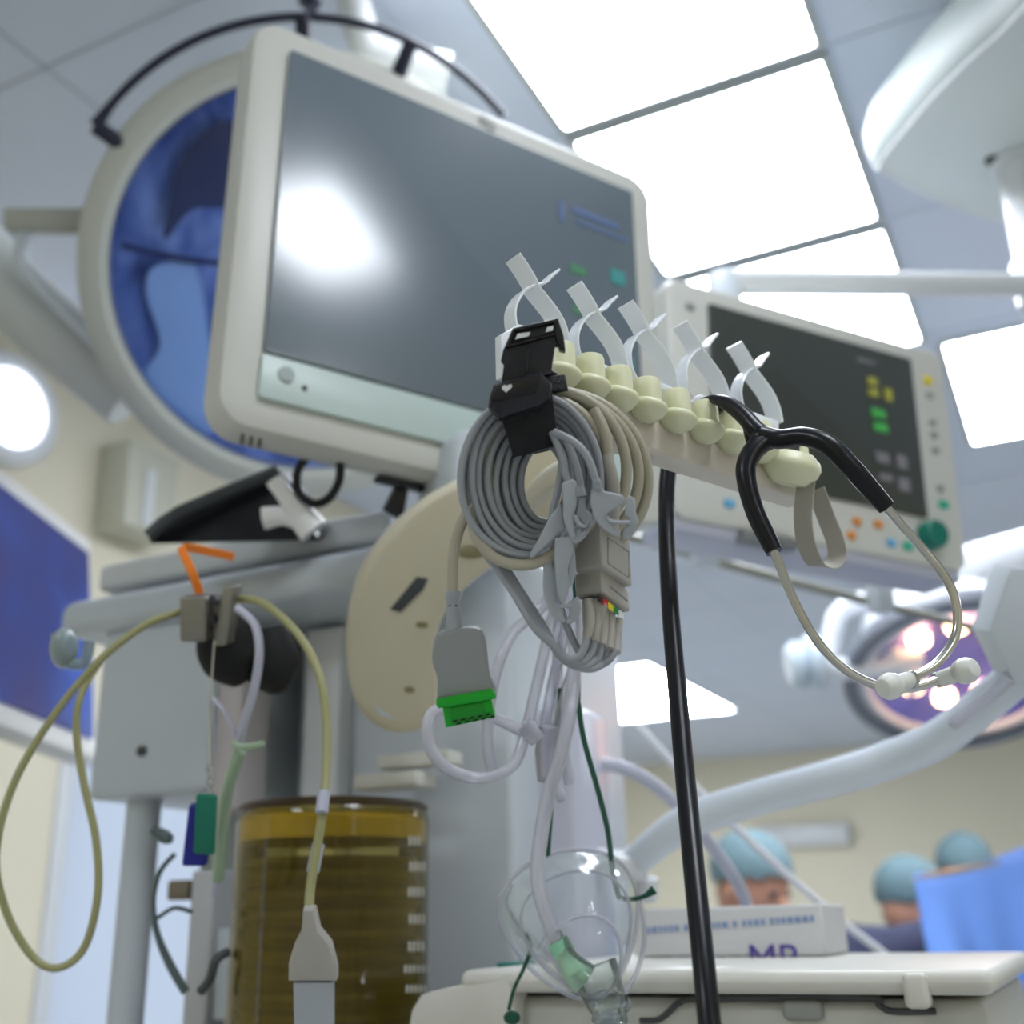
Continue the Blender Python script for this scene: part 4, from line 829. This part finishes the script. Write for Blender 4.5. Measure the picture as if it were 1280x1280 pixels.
# ------------------------------------------------------------------ clear tubing and mask
t = thing('coiled_clear_tubing', 'clear plastic tubing looping down behind the cables', 'tubing', P(650, 900, .8))
TR = .0040
TUBL = clear('lilac_clear_tubing', (250, 250, 255), (238, 238, 250), .42, .06)
for pts, r, m_ in (([(700, 690, .80), (690, 740, .80), (668, 768, .80), (642, 790, .79), (624, 828, .78), (613, 875, .78), (609, 925, .785), (617, 972, .79)], TR, TUBL),
               ([(560, 884, .775), (540, 892, .77), (534, 915, .765), (541, 942, .765), (565, 964, .77), (605, 973, .775), (640, 958, .78), (656, 920, .79), (668, 870, .80), (684, 800, .81), (700, 730, .81)], TR, TUBL),
               ([(560, 884, .775), (595, 888, .78), (630, 903, .785), (655, 915, .79), (668, 912, .79)], TR, TUBL),
               ([(715, 700, .82), (708, 780, .82), (690, 860, .82), (680, 930, .82), (690, 975, .82), (704, 1000, .82)], TR, TUBEC),
               ([(705, 700, .83), (697, 800, .83), (700, 900, .83), (712, 980, .83)], TR, TUBL),
               ([(730, 700, .81), (726, 800, .81), (706, 870, .81), (690, 940, .80)], TR, TUBEC)):
    bm = nb(); sweep(bm, px(pts), r, n=7, seg=12); obj('tube', bm, m_, t)
bm = nb(); box(bm, P(662, 912, .79), Rt, Fd, Up, .012, .01, .012, .003); sweep(bm, px([(656, 905, .785), (672, 925, .785)]), .006, n=1); lathe(bm, P(686, 940, .80), Up, [(0, .02), (.007, .018), (.010, 0), (.008, -.02), (0, -.024)], 16); obj('connector', bm, TUBEC, t)
bm = nb(); box(bm, P(715, 690, .815), Rt, Fd, Up, .03, .02, .03, .005); sweep(bm, [P(715, 690, .815), P(700, 640, .95)], .006, n=1); obj('hanger', bm, mat('hanger_grey', (170, 172, 172), .4), t)
t = thing('oxygen_mask', 'clear oxygen face mask with green valve and dark green straps', 'oxygen mask', P(720, 1280, .78))
# mask shell: stacked rings from the rim to the nose dome
def ringpts(cx, cy, rx, ry, d, rot, n_=40, egg=.0):
    o = []
    for i in range(n_):
        a = 2 * math.pi * i / n_; x_ = rx * math.cos(a) * (1 - egg * math.sin(a)); y_ = ry * math.sin(a); c_, s_ = math.cos(rot), math.sin(rot)
        o.append(P(cx + x_ * c_ - y_ * s_, cy + x_ * s_ + y_ * c_, d))
    return o
def loft(bm, rings, cap=True):
    vr = [[bm.verts.new(p) for p in r_] for r_ in rings]; m_ = len(vr[0])
    for i in range(len(vr) - 1):
        for j in range(m_): bm.faces.new((vr[i][j], vr[i][(j + 1) % m_], vr[i + 1][(j + 1) % m_], vr[i + 1][j]))
    if cap: bm.faces.new(vr[-1])
    return bm
RO_ = -.30
bm = nb(); loft(bm, [ringpts(718, 1158, 82, 94, .815, RO_, egg=.34), ringpts(719, 1156, 76, 88, .812, RO_, egg=.34), ringpts(722, 1160, 72, 84, .800, RO_, egg=.34), ringpts(728, 1172, 60, 74, .78, RO_, egg=.32), ringpts(734, 1190, 47, 58, .758, RO_, egg=.2), ringpts(738, 1204, 36, 42, .745, RO_, egg=.1), ringpts(741, 1214, 20, 22, .740, RO_)])
sh_ = obj('shell', bm, MASKC, t)
bm = nb(); sweep(bm, ringpts(718, 1158, 83, 95, .816, RO_, 24, .34), .0017, closed=True, n=3, seg=8); obj('rim', bm, TUBEC, t)
bm = nb(); sweep(bm, ringpts(726, 1168, 66, 79, .79, RO_, 24, .33), .0012, closed=True, n=3, seg=8); sweep(bm, ringpts(736, 1196, 42, 52, .750, RO_, 24, .2), .0014, closed=True, n=3, seg=8); obj('ridge', bm, TUBEC, t)
bm = nb(); sweep(bm, px([(640, 1105, .825), (634, 1130, .82), (650, 1160, .815), (672, 1185, .81), (690, 1150, .81)]), .0014, n=4); sweep(bm, px([(800, 1120, .825), (806, 1170, .82), (796, 1215, .815), (776, 1250, .80)]), .0016, n=4); obj('side_wing', bm, TUBEC, t)
bm = nb(); sweep(bm, px([(742, 1208, .758), (752, 1236, .752), (762, 1262, .748)]), [.016, .015, .012], n=4, seg=20); obj('exhalation_port', bm, MASKC, t)
bm = nb(); lathe(bm, P(762, 1252, .742), Up, [(.012, .003), (.014, 0), (.014, -.003), (.011, -.006), (.012, -.012), (0, -.014)], 24); obj('port_ring', bm, MASKC, t)
bm = nb(); sweep(bm, px([(700, 1178, .752), (708, 1196, .748), (720, 1214, .745), (730, 1224, .744)]), [.006, .007, .010, .011], n=4, seg=18); obj('valve', bm, GRNCLR, t, label='pale green valve')
bm = nb(); sweep(bm, px([(696, 1176, .752), (706, 1192, .750)]), .0075, n=1); obj('valve_collar', bm, mat('mint_plastic', (150, 214, 180), .3), t)
bm = nb(); sweep(bm, px([(722, 760, .80), (716, 860, .79), (704, 930, .785), (688, 985, .78), (677, 1040, .775), (672, 1095, .765), (682, 1140, .757), (698, 1178, .752)]), .0050, n=7, seg=14); obj('oxygen_tube', bm, TUBL, t)
bm = nb()
sweep(bm, px([(723, 880, .80), (730, 925, .80), (748, 990, .805), (760, 1040, .81), (766, 1090, .815), (774, 1122, .818)]), 1, flat=(.0052, .0009), up=(Rt * .7 + Fd * .7).normalized(), n=6)
sweep(bm, px([(774, 1122, .815), (790, 1124, .812), (806, 1120, .81), (818, 1112, .81)]), [.0018, .0016, .0018, .0034], n=5)
sweep(bm, px([(700, 860, .81), (696, 930, .81), (690, 1000, .81), (685, 1070, .81)]), 1, flat=(.0048, .0009), up=(Rt * .6 + Fd * .8).normalized(), n=6)
sweep(bm, px([(655, 1168, .815), (663, 1185, .81), (655, 1210, .81), (643, 1235, .81), (636, 1262, .81)]), [.0026, .0018, .0014, .0014, .0014], n=5)
blob(bm, P(640, 1272, .81), Rt, Up, Fd, .006, .005, .004)
sweep(bm, px([(715, 700, .815), (723, 800, .80), (723, 880, .80)]), .0015, n=4)
obj('elastic_strap', bm, GSTRAP, t)
# ------------------------------------------------------------------ white boom arm, cords
t = thing('breathing_circuit_arm', 'long pale grey support tube rising to the right behind the stethoscope', 'support arm', P(800, 1090, 1.1))
bm = nb(); sweep(bm, px([(790, 1082, 1.18), (818, 1056, 1.17), (862, 1026, 1.16), (940, 999, 1.14), (1040, 972, 1.11), (1110, 950, 1.09), (1170, 925, 1.06), (1225, 885, 1.03), (1300, 820, .99)]), [.0155, .0165, .0175, .0175, .0178, .0178, .0175, .017, .017], n=7, seg=24); obj('tube', bm, mat('arm_pale_grey', (204, 212, 220), .35), t)
bm = nb(); box(bm, P(786, 1082, 1.18), Rt, Fd, (Up + Rt * -.4).normalized(), .03, .035, .028, .006); lathe(bm, P(808, 1110, 1.18), Up, [(0, .012), (.012, .01), (.012, -.012), (0, -.014)], 20)
sweep(bm, [P(786, 1082, 1.18), P(740, 1075, 1.22), P(700, 1060, 1.28)], .014, n=3); obj('joint', bm, WHITE, t)
bm = nb(); prism(bm, px([(1258, 722, .98), (1266, 708, .98), (1320, 716, .98), (1330, 860, .98), (1270, 858, .98), (1236, 790, .98)]), Fd, .04, .004); obj('head_bracket', bm, GREYP, t)
bm = nb(); sweep(bm, px([(1190, 905, 1.025), (1235, 872, 1.0), (1262, 846, .985)]), .006, n=3); obj('cable_channel', bm, TUBEC, t)
CORD = mat('white_cord', (226, 226, 230), .45)
bm = nb(); sweep(bm, px([(796, 905, 1.5), (870, 985, 1.48), (960, 1072, 1.45), (1050, 1150, 1.42), (1118, 1203, 1.40), (1150, 1240, 1.4)]), .0052, n=4); obj('pull_cord', bm, CORD, None, 'straight white cord slanting down behind the black tube to the cart', 'cord')
bm = nb(); sweep(bm, px([(700, 958, 1.25), (760, 956, 1.27), (805, 972, 1.28), (850, 1010, 1.3), (895, 1065, 1.32), (925, 1110, 1.34), (940, 1150, 1.35)]), .0075, n=6); obj('grey_hose', bm, mat('lilac_grey_hose', (184, 186, 200), .4), None, 'lilac grey hose arching from the column behind the mask', 'hose')
# ------------------------------------------------------------------ surgical lamp, right
D3 = 2.6; s3 = D3 / FP
t = thing('surgical_lamp', 'operating lamp with warm lit bulbs seen through the stethoscope loop', 'surgical lamp', P(1190, 850, D3))
l3 = P(1205, 845, D3); n3 = (Rt * -.12 - ZZ * .80 - Fd * .55).normalized()
bm = nb(); lathe(bm, l3, n3, [(0, -.24), (.06, -.235), (.13, -.19), (.19, -.12), (.225, -.05), (.235, -.02), (.235, 0), (.215, .004), (.205, -.01)], 64); obj('housing', bm, mat('lamp_white', (222, 224, 230), .3), t)
bm = nb(); lathe(bm, l3, n3, [(.235, -.03), (.262, -.03), (.268, -.02), (.268, .004), (.262, .012), (.235, .01)], 64); obj('ring', bm, mat('lamp_dark_ring', (120, 124, 134), .4), t)
bm = nb(); lathe(bm, l3, n3, [(0, -.07), (.08, -.06), (.16, -.035), (.206, -.01)], 48); rf = obj('reflector', bm, mat('lilac_reflector', (150, 140, 205), .18, .75, noise=.35, nscale=8), t)
nx = n3.orthogonal().normalized(); ny = n3.cross(nx)
BULB = emis('warm_bulb', (255, 196, 150), 5.0)
for i in range(9):
    a = 2 * math.pi * i / 9 + .3; rr_ = .13
    bm = nb(); lathe(bm, l3 + (nx * math.cos(a) + ny * math.sin(a)) * rr_ - n3 * .04, n3, [(0, .015), (.012, .014), (.024, .008), (.026, -.01), (0, -.01)], 20); obj('bulb', bm, BULB, t)
LW = mat('lamp_arm_white', (226, 230, 236), .35)
bm = nb(); sweep(bm, px([(1150, 860, 2.62), (1100, 800, 2.64), (1110, 765, 2.66), (1180, 725, 2.68), (1300, 690, 2.7)]), [.03, .035, .045, .06, .06], n=5, seg=20); obj('arm', bm, LW, t)
bm = nb(); sweep(bm, px([(1150, 820, 2.62), (1090, 836, 2.62), (1040, 834, 2.62), (1020, 826, 2.62)]), .026, n=3); sweep(bm, px([(1036, 835, 2.62), (1046, 770, 2.65), (1080, 752, 2.66)]), .024, n=3); obj('side_arm', bm, LW, t)
bm = nb(); lathe(bm, P(1018, 828, 2.62), (Rt + Up * .15), [(0, -.02), (.055, -.02), (.065, -.01), (.065, .01), (.05, .02), (0, .02)], 28); lathe(bm, P(996, 832, 2.62), (Rt + Up * .15), [(0, -.02), (.045, -.02), (.06, .0), (.045, .02), (0, .02)], 28); obj('hand_wheel', bm, mat('blue_white_plastic', (196, 210, 220), .35), t)
bm = nb(); q9 = P(1300, 690, 2.7); sweep(bm, [q9, q9 + V((.12, .05, .1)), V((q9.x + .2, q9.y + .1, H - .05)), V((q9.x + .2, q9.y + .1, H))], .045, n=4); obj('ceiling_arm', bm, LW, t)
# ------------------------------------------------------------------ people and drape
def person(name, label, cx, cy, d, face_dir, lean, cap_c, pose=0):
    """head centre at pixel cx,cy; body below it down to the floor"""
    hc_ = P(cx, cy, d); fd = face_dir.normalized(); sd = fd.cross(ZZ).normalized()
    t = thing(name, label, 'person', V((hc_.x, hc_.y, 0)) - fd * lean)
    hip = V((hc_.x, hc_.y, 0)) - fd * (lean + .02); 
    neck = hc_ - ZZ * .15 - fd * .05; chest = hip.lerp(neck, .72); chest.z = 1.20; hipc = hip + ZZ * .93
    if pose == 2: chest = hip.lerp(neck, .3); chest.z = neck.z - .04
    elif neck.z < 1.42: chest.z = neck.z - .2
    pts = [hipc, hipc.lerp(chest, .5), chest, neck - ZZ * .03, neck + ZZ * .05]; rad = [(.16, .12), (.14, .11), (.17, .12), (.08, .07), (.055, .055)]
    edges = [(0, 1), (1, 2), (2, 3), (3, 4)]
    def add(ps, rs, root):
        prev = root
        for p_, r_ in zip(ps, rs): pts.append(p_); rad.append((r_, r_)); edges.append((prev, len(pts) - 1)); prev = len(pts) - 1
    for s_ in (-1, 1):
        add([hip + sd * s_ * .10 + ZZ * .85, hip + sd * s_ * .11 + ZZ * .48 + fd * .02, hip + sd * s_ * .11 + ZZ * .09, hip + sd * s_ * .12 + ZZ * .04 + fd * .15], [.09, .062, .045, .04], 0)
        sh_ = chest + sd * s_ * .19 + ZZ * .12
        add([sh_, sh_ + sd * s_ * .05 - ZZ * .24 + fd * .10, sh_ - sd * s_ * .03 - ZZ * .30 + fd * .33], [.065, .048, .038], 2)
    me = bpy.data.meshes.new('body'); me.from_pydata([p_ - t.location for p_ in pts], edges, [])
    b_ = bpy.data.objects.new('body', me); COL.objects.link(b_); b_.parent = t; me.materials.append(SCRUB)
    md = b_.modifiers.new('skin', 'SKIN'); sv = me.skin_vertices[0].data
    for i, r_ in enumerate(rad): sv[i].radius = r_
    sv[0].use_root = True
    b_.modifiers.new('sub', 'SUBSURF').levels = 2; b_.modifiers['sub'].render_levels = 2
    for p_ in me.polygons: p_.use_smooth = True
    up_ = (ZZ + fd * (.35 if lean else .1)).normalized(); f2 = (fd - up_ * fd.dot(up_)).normalized()
    bm = nb(); blob(bm, hc_, sd, f2, up_, .078, .098, .112, 28, 20); blob(bm, hc_ - up_ * .055 + f2 * .045, sd, f2, up_, .05, .05, .05); blob(bm, hc_ + f2 * .1 - up_ * .02, sd, f2, up_, .014, .02, .024, 12, 8)
    for s_ in (-1, 1): blob(bm, hc_ + sd * s_ * .08 - up_ * .01, sd, f2, up_, .012, .02, .032, 12, 8)
    sweep(bm, [hc_ - up_ * .05 - f2 * .01, neck - ZZ * .02], [.055, .058], n=1)
    hd = obj('head', bm, SKIN, t)
    bm = nb()
    for s_ in (-1, 1): blob(bm, hc_ + sd * s_ * .032 + f2 * .088 + up_ * .005, sd, f2, up_, .012, .008, .008, 12, 8)
    obj('eyes', bm, DARKG, hd)
    bm = nb(); blob(bm, hc_ + f2 * .075 - up_ * .055, sd, f2, up_, .062, .05, .055, 16, 12); obj('face_mask', bm, mat('mask_cloth', (150, 190, 215), .8), hd) if pose == 0 else (bm.free())
    bm = nb(); cc_ = hc_ + up_ * .035 - f2 * .012; blob(bm, cc_, sd, f2, up_, .098, .112, .100, 28, 20)
    geom = [v for v in bm.verts if (v.co - cc_).dot(up_ * .9 + f2 * -.35) < -.035]; bmesh.ops.delete(bm, geom=geom, context='VERTS'); obj('surgical_cap', bm, CAPM, t)
    for s_ in (-1, 1):
        hp2 = chest + sd * s_ * .16 - ZZ * .18 + fd * .33
        bm = nb(); blob(bm, hp2 + fd * .04, sd, fd, ZZ, .038, .05, .018, 16, 10)
        for k in range(4): r__ = hp2 + sd * (k - 1.5) * .018 + fd * .07; sweep(bm, [r__, r__ + fd * (.035 + .005 * (k in (1, 2))) - ZZ * .006, r__ + fd * .06 - ZZ * .022], [.0095, .0085, .007], n=3, seg=10)
        r__ = hp2 - sd * s_ * .03 + fd * .02; sweep(bm, [r__, r__ - sd * s_ * .022 + fd * .03, r__ - sd * s_ * .022 + fd * .055], [.011, .0095, .008], n=3, seg=10)
        obj('hand', bm, mat('glove', (225, 225, 215), .5), t)
    return t
person('person', 'person in teal surgical cap bending down behind the cardboard box', 940, 1106, 2.9, (Rt * .6 - Fd * .7), .25, CAPM, 1)
person('person', 'person in teal surgical cap showing above the top of the blue drape', 1207, 1090, 4.0, (Rt * -.3 + Fd * -.5), .06, CAPM)
person('person', 'person in dark scrubs and teal cap at the left edge of the blue drape', 1140, 1130, 3.3, (Rt * .75 + Fd * .5), .18, CAPM, 2)
# drape
t = thing('surgical_drape', 'bright blue surgical drape sheet hung over a screen bar at the right', 'drape', P(1230, 1280, 2.45))
d0 = 2.45; bar_l, bar_r = P(1142, 1092, d0), P(1420, 1040, d0 + .15)
bm = nb(); nu, nv = 60, 40; g_ = []
dirx = (bar_r - bar_l); nrm = V((dirx.y, -dirx.x, 0)).normalized()
for j in range(nv + 1):
    row = []
    for i in range(nu + 1):
        u = i / nu; v = j / nv; dz = v * 1.25
        sag = .012 * math.sin(u * 9) * (1 - v) ** 3
        w_ = (.035 * math.sin(u * 17 + v * 2.2) + .02 * math.sin(u * 31 - v * 3) + .05 * math.sin(v * 5 + u * 6)) * min(1, v * 3)
        row.append(bm.verts.new(bar_l + dirx * u + ZZ * (-dz - sag) + nrm * (w_ + .25 * v) - dirx.normalized() * .06 * math.sin(v * 2.5) * (1 - u)))
    g_.append(row)
for j in range(nv):
    for i in range(nu): bm.faces.new((g_[j][i], g_[j][i + 1], g_[j + 1][i + 1], g_[j + 1][i]))
do = obj('sheet', bm, DRAPE, t, ang=80); so = do.modifiers.new('thick', 'SOLIDIFY'); so.thickness = .004
bm = nb(); sweep(bm, [bar_l - ZZ * .012, bar_r - ZZ * .012], .008, n=1); 
for q_ in (bar_l + dirx * .12, bar_r - dirx * .05): sweep(bm, [q_ - ZZ * .012 + BX * .03, V((q_.x, q_.y, 0)) + BX * .03], .012, n=1)
obj('screen_bar', bm, STEEL, t)
# white strip box on far wall
t = thing('wall_strip', 'white strip on the far cream wall above the bending person', 'wall fixture', P(1005, 1060, 11))
bb = 11.42; a_, b_ = RX(948, 1052, bb), RX(1062, 1038, bb)
bm = nb(); box(bm, (a_ + b_) / 2, AX, BX, ZZ, (a_ - b_).length, .12, .20, .02); obj('body', bm, WHITE, t)
# ------------------------------------------------------------------ light
w = bpy.data.worlds.new('world'); SC.world = w; w.use_nodes = True
bg = w.node_tree.nodes['Background']; bg.inputs[0].default_value = (.72, .84, 1.0, 1); bg.inputs[1].default_value = .7
vs = SC.view_settings; vs.view_transform = 'Standard'; vs.look = 'None'; vs.gamma = 1; vs.use_curve_mapping = False; vs.exposure = 1.3
